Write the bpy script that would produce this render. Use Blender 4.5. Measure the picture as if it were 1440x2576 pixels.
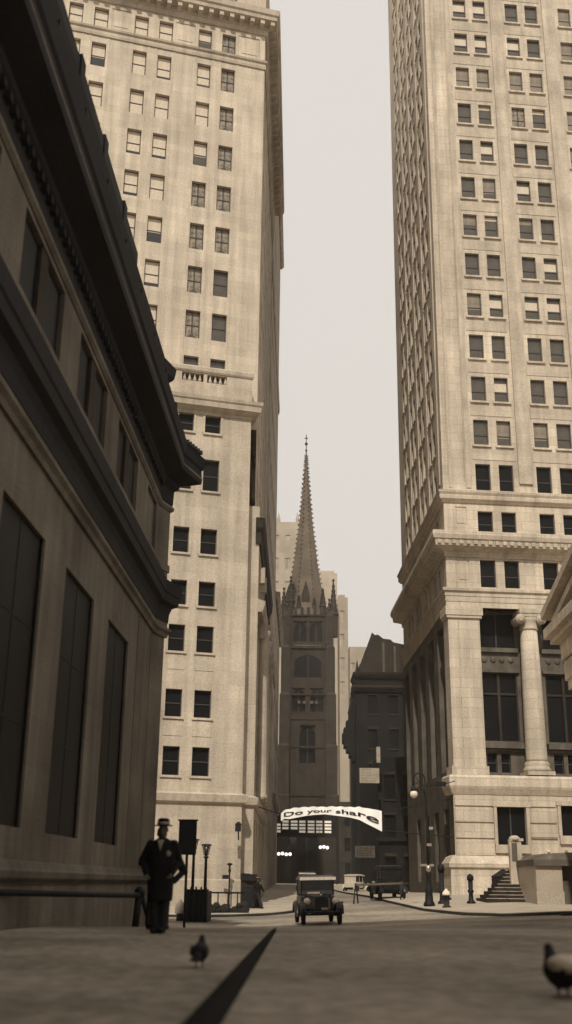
import bpy, bmesh, math, random
from math import sin, cos, radians as R, pi, sqrt, atan2
from mathutils import Vector, Matrix
random.seed(7)
for o in list(bpy.data.objects): bpy.data.objects.remove(o)
S = bpy.context.scene; C = S.collection

# ------------------------------------------------------------------ camera
cd = bpy.data.cameras.new('camera'); cam = bpy.data.objects.new('camera', cd); C.objects.link(cam)
TH, RO = R(19.0), R(0.69)
rx = Vector((1, 0, 0)); up = Vector((0, -sin(TH), cos(TH))); fw = Vector((0, cos(TH), sin(TH)))
r2 = cos(RO)*rx + sin(RO)*up; u2 = cos(RO)*up - sin(RO)*rx
cam.matrix_world = Matrix(((r2.x, u2.x, -fw.x, 0), (r2.y, u2.y, -fw.y, 0), (r2.z, u2.z, -fw.z, .8), (0, 0, 0, 1)))
cd.sensor_fit = 'VERTICAL'; cd.sensor_height = 24*2576/1440; cd.lens = 24*2711/1440
cd.clip_start = .1; cd.clip_end = 4000
cd.dof.use_dof = True; cd.dof.focus_distance = 88; cd.dof.aperture_fstop = .95
S.camera = cam
S.render.resolution_x = 572; S.render.resolution_y = 1024

# ------------------------------------------------------------------ light
SUN_AZ, SUN_EL = R(6), R(46)         # sun stands almost straight behind the viewer
w = bpy.data.worlds.new('World'); S.world = w; w.use_nodes = True
n = w.node_tree; n.nodes.clear()
sky = n.nodes.new('ShaderNodeTexSky'); sky.sky_type = 'NISHITA'; sky.sun_disc = False
sky.sun_elevation = SUN_EL; sky.sun_rotation = R(180)+SUN_AZ; sky.dust_density = 6; sky.air_density = 1.5
bw = n.nodes.new('ShaderNodeRGBToBW'); cr = n.nodes.new('ShaderNodeMapRange')
# thick pale overcast veil: evens the sky out, monochrome as the print
cr.inputs['From Min'].default_value = 0; cr.inputs['From Max'].default_value = 14
cr.inputs['To Min'].default_value = 7.0; cr.inputs['To Max'].default_value = 8.4
mx = n.nodes.new('ShaderNodeMix'); mx.data_type = 'RGBA'; mx.blend_type = 'MULTIPLY'; mx.inputs[0].default_value = 1
mx.inputs[7].default_value = (.965, .915, .86, 1)
bg = n.nodes.new('ShaderNodeBackground'); bg.inputs[1].default_value = .1
wo = n.nodes.new('ShaderNodeOutputWorld')
L_ = n.links
L_.new(sky.outputs[0], bw.inputs[0]); L_.new(bw.outputs[0], cr.inputs['Value']); L_.new(cr.outputs[0], mx.inputs[6])
L_.new(mx.outputs[2], bg.inputs[0]); L_.new(bg.outputs[0], wo.inputs[0])
sd = bpy.data.lights.new('sun', 'SUN'); sd.energy = 3.25; sd.angle = R(.6); sd.color = (1, .94, .84)
so = bpy.data.objects.new('sun', sd); C.objects.link(so)
# light travels forward (+Y), down, and slightly to the right
dv = Vector((sin(SUN_AZ)*cos(SUN_EL), cos(SUN_AZ)*cos(SUN_EL), -sin(SUN_EL)))
so.rotation_euler = dv.to_track_quat('-Z', 'Y').to_euler(); so.location = (0, -60, 120)
S.view_settings.view_transform = 'Standard'; S.view_settings.look = 'None'; S.view_settings.gamma = 1
S.view_settings.exposure = 0.15
S.cycles.max_bounces = 4; S.cycles.diffuse_bounces = 3; S.cycles.volume_bounces = 0

# ------------------------------------------------------------------ materials
M = {}
def mat(name, col, rough=.85, spec=.2, noise=(.6, .25), fine=(9, .18), joints=None, streak=0, bump=.25, metal=0, emis=None, blocks_dark=.8):
    m = bpy.data.materials.new(name); m.use_nodes = True; t = m.node_tree; N = t.nodes; Lk = t.links
    b = N['Principled BSDF']; b.inputs['Roughness'].default_value = rough; b.inputs['Metallic'].default_value = metal
    b.inputs['Specular IOR Level'].default_value = spec
    co = N.new('ShaderNodeTexCoord')
    fac = None
    def add(f):
        nonlocal fac
        if fac is None: fac = f
        else:
            q = N.new('ShaderNodeMath'); q.operation = 'MULTIPLY'; Lk.new(fac, q.inputs[0]); Lk.new(f, q.inputs[1]); fac = q.outputs[0]
    def nz(scale, amp, sc=(1, 1, 1), det=4):
        mp = N.new('ShaderNodeMapping'); mp.inputs['Scale'].default_value = sc; Lk.new(co.outputs['Object'], mp.inputs[0])
        z = N.new('ShaderNodeTexNoise'); z.inputs['Scale'].default_value = scale; z.inputs['Detail'].default_value = det
        Lk.new(mp.outputs[0], z.inputs['Vector'])
        r = N.new('ShaderNodeMapRange'); r.inputs['From Min'].default_value = .3; r.inputs['From Max'].default_value = .7
        r.inputs['To Min'].default_value = 1-amp; r.inputs['To Max'].default_value = 1+amp*.5
        Lk.new(z.outputs[0], r.inputs['Value']); add(r.outputs[0]); return z
    nz(noise[0], noise[1]); zf = nz(fine[0], fine[1])
    if streak: nz(2.2, streak, (1, 1, .06))
    h = zf.outputs[0]
    if joints:
        flat = joints == 'xy'; bw_, bh, ms = (2.4, 1.5, .018) if flat else joints
        sp = N.new('ShaderNodeSeparateXYZ'); Lk.new(co.outputs['Object'], sp.inputs[0])
        ad = N.new('ShaderNodeMath'); Lk.new(sp.outputs[0], ad.inputs[0]); Lk.new(sp.outputs[1], ad.inputs[1])
        cb = N.new('ShaderNodeCombineXYZ'); Lk.new(sp.outputs[0] if flat else ad.outputs[0], cb.inputs[0]); Lk.new(sp.outputs[1 if flat else 2], cb.inputs[1])
        br = N.new('ShaderNodeTexBrick'); br.inputs['Scale'].default_value = 1; br.inputs['Brick Width'].default_value = bw_
        br.inputs['Row Height'].default_value = bh; br.inputs['Mortar Size'].default_value = ms; br.inputs['Mortar Smooth'].default_value = .4
        br.inputs['Color1'].default_value = (1, 1, 1, 1); br.inputs['Color2'].default_value = (.86, .86, .86, 1); br.inputs['Mortar'].default_value = (blocks_dark,)*3+(1,)
        Lk.new(cb.outputs[0], br.inputs['Vector']); q = N.new('ShaderNodeRGBToBW'); Lk.new(br.outputs[0], q.inputs[0]); add(q.outputs[0])
    mm = N.new('ShaderNodeMix'); mm.data_type = 'RGBA'; mm.blend_type = 'MULTIPLY'; mm.inputs[0].default_value = 1
    mm.inputs[6].default_value = (*col, 1); Lk.new(fac, mm.inputs[7]); Lk.new(mm.outputs[2], b.inputs['Base Color'])
    if bump:
        bp = N.new('ShaderNodeBump'); bp.inputs['Strength'].default_value = bump; bp.inputs['Distance'].default_value = .04
        Lk.new(h, bp.inputs['Height']); Lk.new(bp.outputs[0], b.inputs['Normal'])
    if emis:
        b.inputs['Emission Color'].default_value = (*emis[:3], 1); b.inputs['Emission Strength'].default_value = emis[3]
    M[name] = m; return m
def sep(v, k=1.0):      # sepia tone of brightness v
    return (v*1.0, v*(.845+.12*(v < .06)), v*(.655+.31*(v < .06)))
mat('limestone_tower', sep(.60), joints=(1.6, .61, .012), streak=.22, noise=(.25, .2))
mat('granite_tower', sep(.60), joints=(1.5, .71, .025), streak=.24, noise=(.3, .22), blocks_dark=.72)
mat('smooth_stone', sep(.53), joints=(2.2, .9, .012), streak=.2, noise=(.4, .2))
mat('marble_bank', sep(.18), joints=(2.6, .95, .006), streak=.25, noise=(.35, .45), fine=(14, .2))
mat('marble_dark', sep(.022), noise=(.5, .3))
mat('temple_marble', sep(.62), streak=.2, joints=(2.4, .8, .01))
mat('shaded_stone', sep(.13), streak=.3, noise=(.8, .35))  # stone with the shade of the tower's street side put into its colour
mat('brownstone', (.046, .036, .026), joints=(1.1, .4, .02), streak=.3)
mat('spire_stone', (.13, .102, .074), noise=(.3, .3))  # paler copy of the church stone; glare around the spire put into colour
mat('dark_brick', (.016, .014, .012), joints=(.8, .3, .02), noise=(.4, .4))  # even near-black brick tone
mat('pale_stone', sep(.42), joints=(3, 3.4, .05), noise=(.1, .2))
mat('side_stone', sep(.44), joints=(2, 3.6, .02), streak=.3)
mat('copper_dark', sep(.04), noise=(.5, .4))
mat('paving', sep(.34), rough=.9, noise=(.28, .5), fine=(5, .4), joints='xy', bump=.8)
mat('asphalt', sep(.29), rough=.85, noise=(.2, .5), fine=(4, .4), bump=.9)
mat('sidewalk_stone', sep(.42), noise=(.5, .2), fine=(12, .2))
mat('kerb_stone', sep(.035), noise=(1, .3))
mat('black_iron', sep(.012), rough=.6, spec=.2, fine=(20, .2), bump=.1)
mat('dark_wood', sep(.03), rough=.7)
mat('window_frame', sep(.05), rough=.6, bump=0)
mat('glass_dark', sep(.035), rough=.12, spec=.5, noise=(.5, .3), bump=0)
mat('glass_black', sep(.007), rough=.5, spec=.1, bump=0)
mat('glass_mid', sep(.085), rough=.2, spec=.5, noise=(.9, .35), bump=0)
mat('blind', sep(.60), rough=.9, noise=(1, .1), bump=0)
mat('blind_tan', sep(.25), rough=.9, noise=(1.2, .3), bump=0)
mat('curtain', sep(.30), rough=.9, noise=(3, .6), fine=(5, .4), bump=0)
mat('white_cloth', (.95, .92, .86), rough=.9, noise=(1, .06), fine=(9, .05), bump=.1)
mat('letter', sep(.02), bump=0)
mat('cloth_black', sep(.009), rough=.95, noise=(6, .3), bump=.2)
mat('cloth_dark', sep(.022), rough=.95, noise=(6, .3))
mat('skin', sep(.08), rough=.6, noise=(8, .1), fine=(30, .1), bump=.05)
mat('hat_band', sep(.30), bump=0)
mat('shirt', sep(.35), bump=0)
mat('car_paint', sep(.009), rough=.35, spec=.35, noise=(2, .3), bump=0)
mat('tyre', sep(.015), rough=.9)
mat('nickel', sep(.55), rough=.3, metal=.8, bump=0)
mat('canvas', sep(.55), rough=.9)
mat('lamp_glass', sep(.8), rough=.3, bump=0)
mat('bulb', sep(.8), rough=.3, emis=(1, .95, .86, 1.2), bump=0)
mat('pane_bright', sep(.8), rough=.4, emis=(1, .93, .82, .25), bump=0)  # faint glow puts reflected sky into the panes
mat('sign_paint', sep(.45), noise=(2, .3))
mat('sign_dim', sep(.12), noise=(2, .3))
mat('feather_dark', sep(.02), rough=.8, noise=(20, .3))
mat('feather_white', sep(.62), rough=.8, noise=(25, .25))
mat('bird_foot', (.06, .03, .025), bump=0)
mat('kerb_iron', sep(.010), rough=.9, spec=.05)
mat('hydrant_paint', sep(.03)); mat('white_paint', sep(.8), bump=0)

# ------------------------------------------------------------------ helpers
def tag(o, label=None, cat=None, group=None, kind=None):
    if label: o['label'] = label
    if cat: o['category'] = cat
    if group: o['group'] = group
    if kind: o['kind'] = kind
    return o
def empty(name, loc=(0, 0, 0), rz=0, label=None, cat=None, group=None, kind=None):
    o = bpy.data.objects.new(name, None); C.objects.link(o); o.location = loc; o.rotation_euler = (0, 0, rz); o.empty_display_size = .3
    return tag(o, label, cat, group, kind)
def seg_frame(a, b):
    d = (b-a).normalized(); u = Vector((0, 0, 1)) if abs(d.z) < .95 else Vector((1, 0, 0))
    x = d.cross(u).normalized(); return x, x.cross(d).normalized()
class MB:
    def __init__(s): s.v = []; s.f = []; s.sm = []
    def face(s, pts, sm=False):
        k = len(s.v); s.v += [tuple(p) for p in pts]; s.f.append(list(range(k, k+len(pts)))); s.sm.append(sm)
    def mesh(s, vs, fs, sm=False):
        k = len(s.v); s.v += [tuple(p) for p in vs]
        for f in fs: s.f.append([k+i for i in f]); s.sm.append(sm)
        return s
    def box(s, x0, x1, y0, y1, z0, z1):
        vs = [(x, y, z) for z in (z0, z1) for x, y in ((x0, y0), (x1, y0), (x1, y1), (x0, y1))]
        s.mesh(vs, [(3, 2, 1, 0), (4, 5, 6, 7), (0, 1, 5, 4), (1, 2, 6, 5), (2, 3, 7, 6), (3, 0, 4, 7)]); return s
    def fbox(s, O, d, w, s0, s1, w0, w1, z0, z1):   # box in a frame: origin O, along d, inward w
        P = [(O[0]+d[0]*a+w[0]*b, O[1]+d[1]*a+w[1]*b) for a, b in ((s0, w0), (s1, w0), (s1, w1), (s0, w1))]
        vs = [(x, y, z) for z in (z0, z1) for x, y in P]
        s.mesh(vs, [(3, 2, 1, 0), (4, 5, 6, 7), (0, 1, 5, 4), (1, 2, 6, 5), (2, 3, 7, 6), (3, 0, 4, 7)]); return s
    def prism(s, poly, z0, z1):
        k = len(poly); vs = [(x, y, z0) for x, y in poly]+[(x, y, z1) for x, y in poly]
        s.mesh(vs, [tuple(range(k))[::-1], tuple(range(k, 2*k))]+[(i, (i+1) % k, k+(i+1) % k, k+i) for i in range(k)]); return s
    def rings(s, rs, closed=True, cap=True, sm=True):
        k = len(rs[0]); vs = [p for r in rs for p in r]; fs = []
        for j in range(len(rs)-1):
            for i in range(k if closed else k-1):
                fs.append((j*k+i, j*k+(i+1) % k, (j+1)*k+(i+1) % k, (j+1)*k+i))
        s.mesh(vs, fs, sm)
        if cap:
            s.face(rs[0][::-1]); s.face(rs[-1])
        return s
    def lathe(s, prof, cx=0, cy=0, n=16, sm=True, cap=True):
        s.rings([[(cx+r*cos(2*pi*i/n), cy+r*sin(2*pi*i/n), z) for i in range(n)] for r, z in prof], True, cap, sm); return s
    def tube(s, pts, rad, n=8, sm=True):
        pts = [Vector(p) for p in pts]; rs = []
        if not hasattr(rad, '__len__'): rad = [rad]*len(pts)
        x, y = seg_frame(pts[0], pts[1])
        for i, p in enumerate(pts):
            a = pts[max(0, i-1)]; b = pts[min(len(pts)-1, i+1)]; d = (b-a).normalized()
            x = (x-d*x.dot(d)).normalized(); y = d.cross(x)
            rs.append([tuple(p+(x*cos(2*pi*k/n)+y*sin(2*pi*k/n))*rad[i]) for k in range(n)])
        s.rings(rs, True, True, sm); return s
    def ball(s, c, r, n=12, m=8, e=(1, 1, 1)):
        rs = [[(c[0]+r*e[0]*sin(pi*j/m)*cos(2*pi*i/n), c[1]+r*e[1]*sin(pi*j/m)*sin(2*pi*i/n), c[2]-r*e[2]*cos(pi*j/m)) for i in range(n)] for j in range(m+1)]
        s.rings(rs, True, False, True); return s
    def build(s, name, m, parent=None, loc=None, rot=None):
        me = bpy.data.meshes.new(name); me.from_pydata(s.v, [], s.f); me.polygons.foreach_set('use_smooth', s.sm)
        bm = bmesh.new(); bm.from_mesh(me); bmesh.ops.remove_doubles(bm, verts=bm.verts, dist=1e-5)
        bmesh.ops.recalc_face_normals(bm, faces=bm.faces); bm.to_mesh(me); bm.free()
        me.materials.append(M[m] if isinstance(m, str) else m)
        o = bpy.data.objects.new(name, me); C.objects.link(o)
        if parent: o.parent = parent
        if loc: o.location = loc
        if rot is not None: o.rotation_euler = rot if hasattr(rot, '__len__') else (0, 0, rot)
        return o
def build_each(mb, name, m, parent=None, limit=98):
    par = list(range(len(mb.v)))
    def fd(a):
        while par[a] != a: par[a] = par[par[a]]; a = par[a]
        return a
    for f in mb.f:
        for q in f[1:]: par[fd(q)] = fd(f[0])
    seen = {}
    for v_, p in enumerate(mb.v):       # weld coincident corners so that a swept piece stays whole
        k_ = tuple(round(c, 4) for c in p)
        if k_ in seen: par[fd(v_)] = fd(seen[k_])
        else: seen[k_] = v_
    g = {}
    for f, sm in zip(mb.f, mb.sm): g.setdefault(fd(f[0]), []).append((f, sm))
    out = []; rest = MB()
    for i, fs in enumerate(g.values()):
        q = MB() if i < limit else rest
        for f, sm in fs: q.face([mb.v[j] for j in f], sm)
        if i < limit: out.append(q.build(name, m, parent))
    if rest.f: tag(rest.build(name, m, parent), kind='stuff')
    return out
def copy_tree(o, parent=None):
    c = o.copy(); C.objects.link(c); c.parent = parent
    for ch in list(o.children): copy_tree(ch, c)
    return c
def offs(path, off):      # offset an open 2-D path outwards (to the right of its direction), mitred
    out = []
    k = len(path)
    def nrm(a, b):
        dx, dy = b[0]-a[0], b[1]-a[1]; l = sqrt(dx*dx+dy*dy); return (dy/l, -dx/l)
    for i, p in enumerate(path):
        ns = []
        if i > 0: ns.append(nrm(path[i-1], p))
        if i < k-1: ns.append(nrm(p, path[i+1]))
        if len(ns) == 1: out.append((p[0]+ns[0][0]*off, p[1]+ns[0][1]*off))
        else:
            bx, by = ns[0][0]+ns[1][0], ns[0][1]+ns[1][1]; q = off*2/(bx*bx+by*by)
            out.append((p[0]+bx*q, p[1]+by*q))
    return out
def sweep(mb, path, prof):    # prof: list of (offset, z)
    rs = [[(x, y, z) for x, y in offs(path, o)] for o, z in prof]
    for j in range(len(rs)-1):
        for i in range(len(path)-1): mb.face([rs[j][i], rs[j][i+1], rs[j+1][i+1], rs[j+1][i]])
    for e in (0, -1): mb.face([r[e] for r in rs])
    for i in range(len(path)-1): mb.face([rs[0][i], rs[0][i+1], rs[-1][i+1], rs[-1][i]])
    return mb
def wall(mb, O, d, wv, s0, s1, z0, z1, ops, dep=.3, depths=None):
    # wall sheet with real openings and reveals; O origin, d along, wv inward
    xs = sorted(set([s0, s1]+[min(max(o[k], s0), s1) for o in ops for k in (0, 1)])); zs = sorted(set([z0, z1]+[min(max(o[k], z0), z1) for o in ops for k in (2, 3)]))
    P = lambda a, b, z: (O[0]+d[0]*a+wv[0]*b, O[1]+d[1]*a+wv[1]*b, z)
    from bisect import bisect_left
    hole = set()
    for o in ops:
        for i in range(bisect_left(xs, o[0]-1e-6), bisect_left(xs, o[1]-1e-6)):
            for j in range(bisect_left(zs, o[2]-1e-6), bisect_left(zs, o[3]-1e-6)): hole.add((i, j))
    for i in range(len(xs)-1):
        j = 0
        while j < len(zs)-1:
            if (i, j) in hole: j += 1; continue
            k = j
            while k+1 < len(zs)-1 and (i, k+1) not in hole: k += 1
            mb.face([P(xs[i], 0, zs[j]), P(xs[i+1], 0, zs[j]), P(xs[i+1], 0, zs[k+1]), P(xs[i], 0, zs[k+1])]); j = k+1
    for o in ops:
        D = o[4] if len(o) > 4 else dep
        a, b, c, e = o[:4]
        mb.face([P(a, 0, c), P(a, D, c), P(a, D, e), P(a, 0, e)]); mb.face([P(b, 0, c), P(b, 0, e), P(b, D, e), P(b, D, c)])
        mb.face([P(a, 0, c), P(b, 0, c), P(b, D, c), P(a, D, c)]); mb.face([P(a, 0, e), P(a, D, e), P(b, D, e), P(b, 0, e)])
    return mb
WM = {}
def window(parent, x, y, z, w_, h, kind='dark', rot=0, sill=True, glass='glass_dark', cross=False, rail=.5):
    # origin: lower left corner of the opening at the depth of the sash
    key = (round(w_, 2), round(h, 2), kind, sill, glass, cross, rail)
    if key not in WM:
        f = MB(); t = .055
        f.box(0, t, -.03, .03, 0, h); f.box(w_-t, w_, -.03, .03, 0, h); f.box(t, w_-t, -.03, .03, 0, t); f.box(t, w_-t, -.03, .03, h-t, h)
        f.box(t, w_-t, -.045, .03, h*rail-.035, h*rail+.035)
        if cross: f.box(w_/2-.05, w_/2+.05, -.05, .02, t, h-t)
        g = MB().box(t, w_-t, .0, .012, t, h-t)
        d = {'frame': f, 'glass': g}
        if kind in ('blind', 'tan'): d['b'] = MB().box(t*1.1, w_-t*1.1, -.012, -.004, .18*h*0, h-.06)
        if kind.startswith('q'): lv = int(kind[1:])/100; d['b'] = MB().box(t*1.1, w_-t*1.1, -.012, -.004, h*(1-lv), h-.06)
        if kind == 'half': d['b'] = MB().box(t*1.1, w_-t*1.1, -.012, -.004, h*.47, h*.80)
        if kind == 'curtain':
            c = MB()
            k = 14
            for side in (0, 1):
                for i in range(k):
                    a = t+(w_*.44-t)*i/k; b = t+(w_*.44-t)*(i+1)/k
                    ya = -.008-.006*(i % 2); yb = -.008-.006*((i+1) % 2)
                    if side: a, b = w_-a, w_-b
                    kk = .18*(i/k)
                    c.face([(a, ya, t+kk*h), (b, yb, t+kk*h), (b-(w_*.1 if not side else -w_*.1)*0, yb, h-t), (a, ya, h-t)])
            d['b'] = c
        WM[key] = d
    d = WM[key]
    if not hasattr(d['frame'], 'obj'):
        o = d['frame'].build('window', 'window_frame', parent); d['frame'].obj = o
        d['glass'].build('pane', glass, o)
        if 'b' in d:
            d['b'].build('curtain' if kind == 'curtain' else 'blind', {'curtain': 'curtain', 'tan': 'blind_tan', 'q25': 'blind_tan', 'q42': 'blind_tan', 'q66': 'blind_tan'}.get(kind, 'blind'), o)
    else:
        o = copy_tree(d['frame'].obj, parent)
        o.parent = parent
    o.location = (x, y, z); o.rotation_euler = (0, 0, rot)
    return o
def sills(mb, O, d, wv, ops, ext=.12, out=.12, h=.14):
    for o in ops: mb.fbox(O, d, wv, o[0]-ext, o[1]+ext, -out, .06, o[2]-h, o[2]-.003)

# ------------------------------------------------------------------ ground
def lerp(pts, y):
    if y <= pts[0][0]: return pts[0][1]
    for (a, b), (c, d) in zip(pts, pts[1:]):
        if y <= c: return b+(d-b)*(y-a)/(c-a)
    return pts[-1][1]
def ss(t): t = max(0, min(1, t)); return t*t*(3-2*t)
def G(x, y):
    z = lerp([(19, 0), (23, -.06), (41, -.78), (46, -.84), (58, -.82), (80, -.42), (150, .42), (190, .62)], y)
    return z+ss((y-24)/16)*(1-ss((y-70)/50))*.05*max(-1, min(12, x))
xs = [-1500, -400, -120, -60]+[-40+i*1.0 for i in range(81)]+[60, 120, 400, 1500]
ys = [-400, -100, -40]+[-20+i*1.0 for i in range(111)]+[95+i*6 for i in range(20)]+[260, 400, 800, 2500]
mb = MB(); mb.mesh([(x, y, G(x, y)) for y in ys for x in xs], [(j*len(xs)+i, j*len(xs)+i+1, (j+1)*len(xs)+i+1, (j+1)*len(xs)+i) for j in range(len(ys)-1) for i in range(len(xs)-1)], True)
tag(mb.build('road', 'asphalt'), kind='structure')
def drape(name, rows, m, off, skirt=.3):
    # rows: (y, x0, x1); a draped sheet with vertical kerb faces all round
    mb = MB(); K = 24
    g = [[(a+(b-a)*i/K, y, G(a+(b-a)*i/K, y)+off) for i in range(K+1)] for y, a, b in rows]
    mb.rings(g, False, False, False)
    per = g[0]+[r[-1] for r in g[1:]]+g[-1][::-1][1:]+[r[0] for r in g[::-1][1:-1]]
    k = len(per)
    mb.mesh(per+[(x, y, z-skirt) for x, y, z in per], [(i, (i+1) % k, k+(i+1) % k, k+i) for i in range(k)])
    return tag(mb.build(name, m), kind='structure')
def rows(ctrl, step):
    out = []
    y = ctrl[0][0]
    while y < ctrl[-1][0]:
        out.append((y, lerp([(c[0], c[1]) for c in ctrl], y), lerp([(c[0], c[2]) for c in ctrl], y))); y += step
    out.append(ctrl[-1]); return out
# near pavement (level with the roadway), laid as a thin sheet
drape('pavement', rows([(-30, -5.6, -.72), (6.5, -5.6, -.62), (21, -5.2, -.16)], 2)+[(21.4, -5.2, -.6)], 'paving', .004, .002)
lw = rows([(57.6, -40, -4.2), (58.6, -40, -2.6), (60.4, -40, -.4), (61.6, -40, .5), (64, -40, 1.0), (190, -40, 2.8)], 1.2)
drape('sidewalk_far_left', lw, 'sidewalk_stone', .14)
rw = rows([(46.0, 11.2, 40), (46.8, 9.0, 40), (50, 7.9, 40), (58.5, 7.2, 40), (72, 6.5, 40), (190, 4.4, 40)], 1.2)
drape('sidewalk_far_right', rw, 'sidewalk_stone', .14)
def kerb_line(name, pts, wd=.18):
    mb = MB()
    pp = []
    for a, b in zip(pts, pts[1:]):
        n_ = max(1, int(math.hypot(b[0]-a[0], b[1]-a[1])/1.5))
        pp += [(a[0]+(b[0]-a[0])*i/n_, a[1]+(b[1]-a[1])*i/n_) for i in range(n_)]
    pp.append(pts[-1]); q = offs(pp, .0); o = offs(pp, .03)
    mb.rings([[(x, y, G(x, y)-.1) for x, y in o], [(x, y, G(x, y)+.115) for x, y in o], [(x, y, G(x, y)+.115) for x, y in q]], False, False, False)
    return tag(mb.build(name, 'kerb_stone'), kind='structure')
kerb_line('kerb_far_left', [(-40, 57.6), (-4.2, 57.6), (-2.6, 58.6), (-.4, 60.4), (.5, 61.6), (1.0, 64), (2.8, 190)])
kerb_line('kerb_far_right', [(4.4, 190), (6.5, 72), (7.2, 58.5), (7.9, 50), (9.0, 46.8), (11.2, 46), (40, 46)])
tag(MB().box(10.9, 14, 44.4, 44.9, -.6, -.17).build('kerb_step', 'kerb_stone'), kind='structure')
# low dark kerb tapering towards the crossing
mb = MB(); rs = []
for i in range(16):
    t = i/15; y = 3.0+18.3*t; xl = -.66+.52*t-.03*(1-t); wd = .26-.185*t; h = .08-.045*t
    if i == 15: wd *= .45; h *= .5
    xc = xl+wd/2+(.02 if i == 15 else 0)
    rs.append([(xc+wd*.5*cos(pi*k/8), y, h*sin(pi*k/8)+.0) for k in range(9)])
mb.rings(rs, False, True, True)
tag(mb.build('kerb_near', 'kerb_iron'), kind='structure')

# ------------------------------------------------------------------ dark bank on the left
def frame2(px, py, az):     # empty at corner: local x along azimuth az, local y inward (left of it)
    return (px, py, 0), R(90-az)
def bank():
    loc, rz = frame2(-4.26, 36, 2.1)
    root = empty('bank_building', loc, rz, 'dark low marble bank with deep eaves and tall blank windows along the left edge', 'building')
    X, Y = (1, 0), (0, 1)
    low = [(-8.6-4.87*k, -5.6-4.87*k, 1.7, 7.25, .12) for k in range(6)]
    upp = [(-8.95-4.87*k, -5.75-4.87*k, 11.15, 12.8, .16) for k in range(6)]
    K, Cn, Bk = (-1.4, 0), (-.56, -.26), (.7, 3.7)
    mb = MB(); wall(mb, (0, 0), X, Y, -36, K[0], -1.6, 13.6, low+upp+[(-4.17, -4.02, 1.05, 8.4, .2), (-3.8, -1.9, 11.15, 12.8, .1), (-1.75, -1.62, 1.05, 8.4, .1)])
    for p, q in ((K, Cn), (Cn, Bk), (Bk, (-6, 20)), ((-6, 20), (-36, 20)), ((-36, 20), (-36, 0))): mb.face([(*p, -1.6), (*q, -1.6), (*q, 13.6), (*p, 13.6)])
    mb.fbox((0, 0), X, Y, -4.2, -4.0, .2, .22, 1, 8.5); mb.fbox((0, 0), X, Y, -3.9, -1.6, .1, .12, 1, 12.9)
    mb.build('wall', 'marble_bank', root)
    path = [(-36, 0), K, Cn, Bk]
    b = MB(); sweep(b, path, [(-.05, .78), (.06, .78), (.12, .84), (.14, .95), (.10, 1.0), (.06, 1.12), (-.05, 1.16)])
    sweep(b, path, [(-.05, -1.6), (.16, -1.6), (.16, .70), (.20, .74), (-.05, .74)])
    build_each(b, 'plinth', 'marble_bank', root)
    for i, o in enumerate(low):
        f = MB(); w_ = o[1]-o[0]; h = o[3]-o[2]
        f.box(0, w_, .03, .05, 0, h); f.box(w_/2-.04, w_/2+.04, .022, .03, 0, h); f.box(0, .1, .0, .03, 0, h); f.box(w_-.1, w_, .0, .03, 0, h)
        for q in (.33, .66): f.box(.1, w_/2-.04, .022, .03, q*h, q*h+.05); f.box(w_/2+.04, w_-.1, .022, .03, q*h, q*h+.05)
        f.build('window', 'glass_black', root, (o[0], .05, o[2]))
    for o in upp:
        w_ = o[1]-o[0]; h = o[3]-o[2]
        fo = MB().box(0, w_, .08, .12, 0, h).build('window', 'glass_black', root, (o[0], .03, o[2]))
        MB().box(w_/2-.26, w_/2+.26, -.0, .08, 0, h).build('mullion', 'brownstone', fo)
    b = MB(); sweep(b, path, [(-.02, 8.5), (.07, 8.5), (.10, 8.62), (.18, 8.70), (.18, 8.78), (.06, 8.86), (.06, 9.0), (-.02, 9.0)])
    b.build('string_course', 'marble_bank', root)
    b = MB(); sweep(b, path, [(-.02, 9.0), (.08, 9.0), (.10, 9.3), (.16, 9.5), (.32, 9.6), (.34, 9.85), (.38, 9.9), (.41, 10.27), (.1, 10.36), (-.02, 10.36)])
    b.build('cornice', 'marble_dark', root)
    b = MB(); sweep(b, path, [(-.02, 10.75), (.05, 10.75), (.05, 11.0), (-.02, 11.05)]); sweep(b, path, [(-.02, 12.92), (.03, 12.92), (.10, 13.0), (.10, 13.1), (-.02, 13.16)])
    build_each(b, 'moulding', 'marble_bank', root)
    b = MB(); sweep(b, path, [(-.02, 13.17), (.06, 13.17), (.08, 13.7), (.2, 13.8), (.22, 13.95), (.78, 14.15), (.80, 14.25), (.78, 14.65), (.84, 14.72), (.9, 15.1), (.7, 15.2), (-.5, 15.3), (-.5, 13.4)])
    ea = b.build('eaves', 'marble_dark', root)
    b = MB(); sweep(b, path, [(.782, 14.32), (.81, 14.34), (.81, 14.39), (.782, 14.41)]); b.build('eaves_moulding', 'marble_bank', ea)
    b = MB(); i = -35.6
    while i < -1.9: b.box(i, i+.18, -.2, -.07, 13.5, 13.68); i += .37
    build_each(b, 'dentil', 'marble_dark', ea)
    b = MB(); i = -34.5
    while i < -3.2: b.box(i, i+.22, -.9, -.72, 15.1, 15.27); i += 2.3
    for k in range(6): b.box(-1.6+.2*k, -1.5+.2*k, -.95-.07*k, -.8-.07*k, 15.1, 15.24)
    build_each(b, 'antefix', 'marble_dark', ea)
    pa = [(-36, .5), (-1.6, .5), (-1.0, .32), (.2, 4)]
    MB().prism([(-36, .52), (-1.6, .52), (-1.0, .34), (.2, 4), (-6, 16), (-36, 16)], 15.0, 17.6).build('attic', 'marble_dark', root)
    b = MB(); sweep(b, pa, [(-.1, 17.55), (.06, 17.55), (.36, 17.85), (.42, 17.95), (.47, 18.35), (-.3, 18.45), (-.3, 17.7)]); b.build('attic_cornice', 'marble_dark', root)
    b = MB(); b.box(-36, -7.0, .17, 1.0, 18.3, 19.2)
    b.build('roof_parapet', 'copper_dark', root)
    b = MB()
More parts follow.
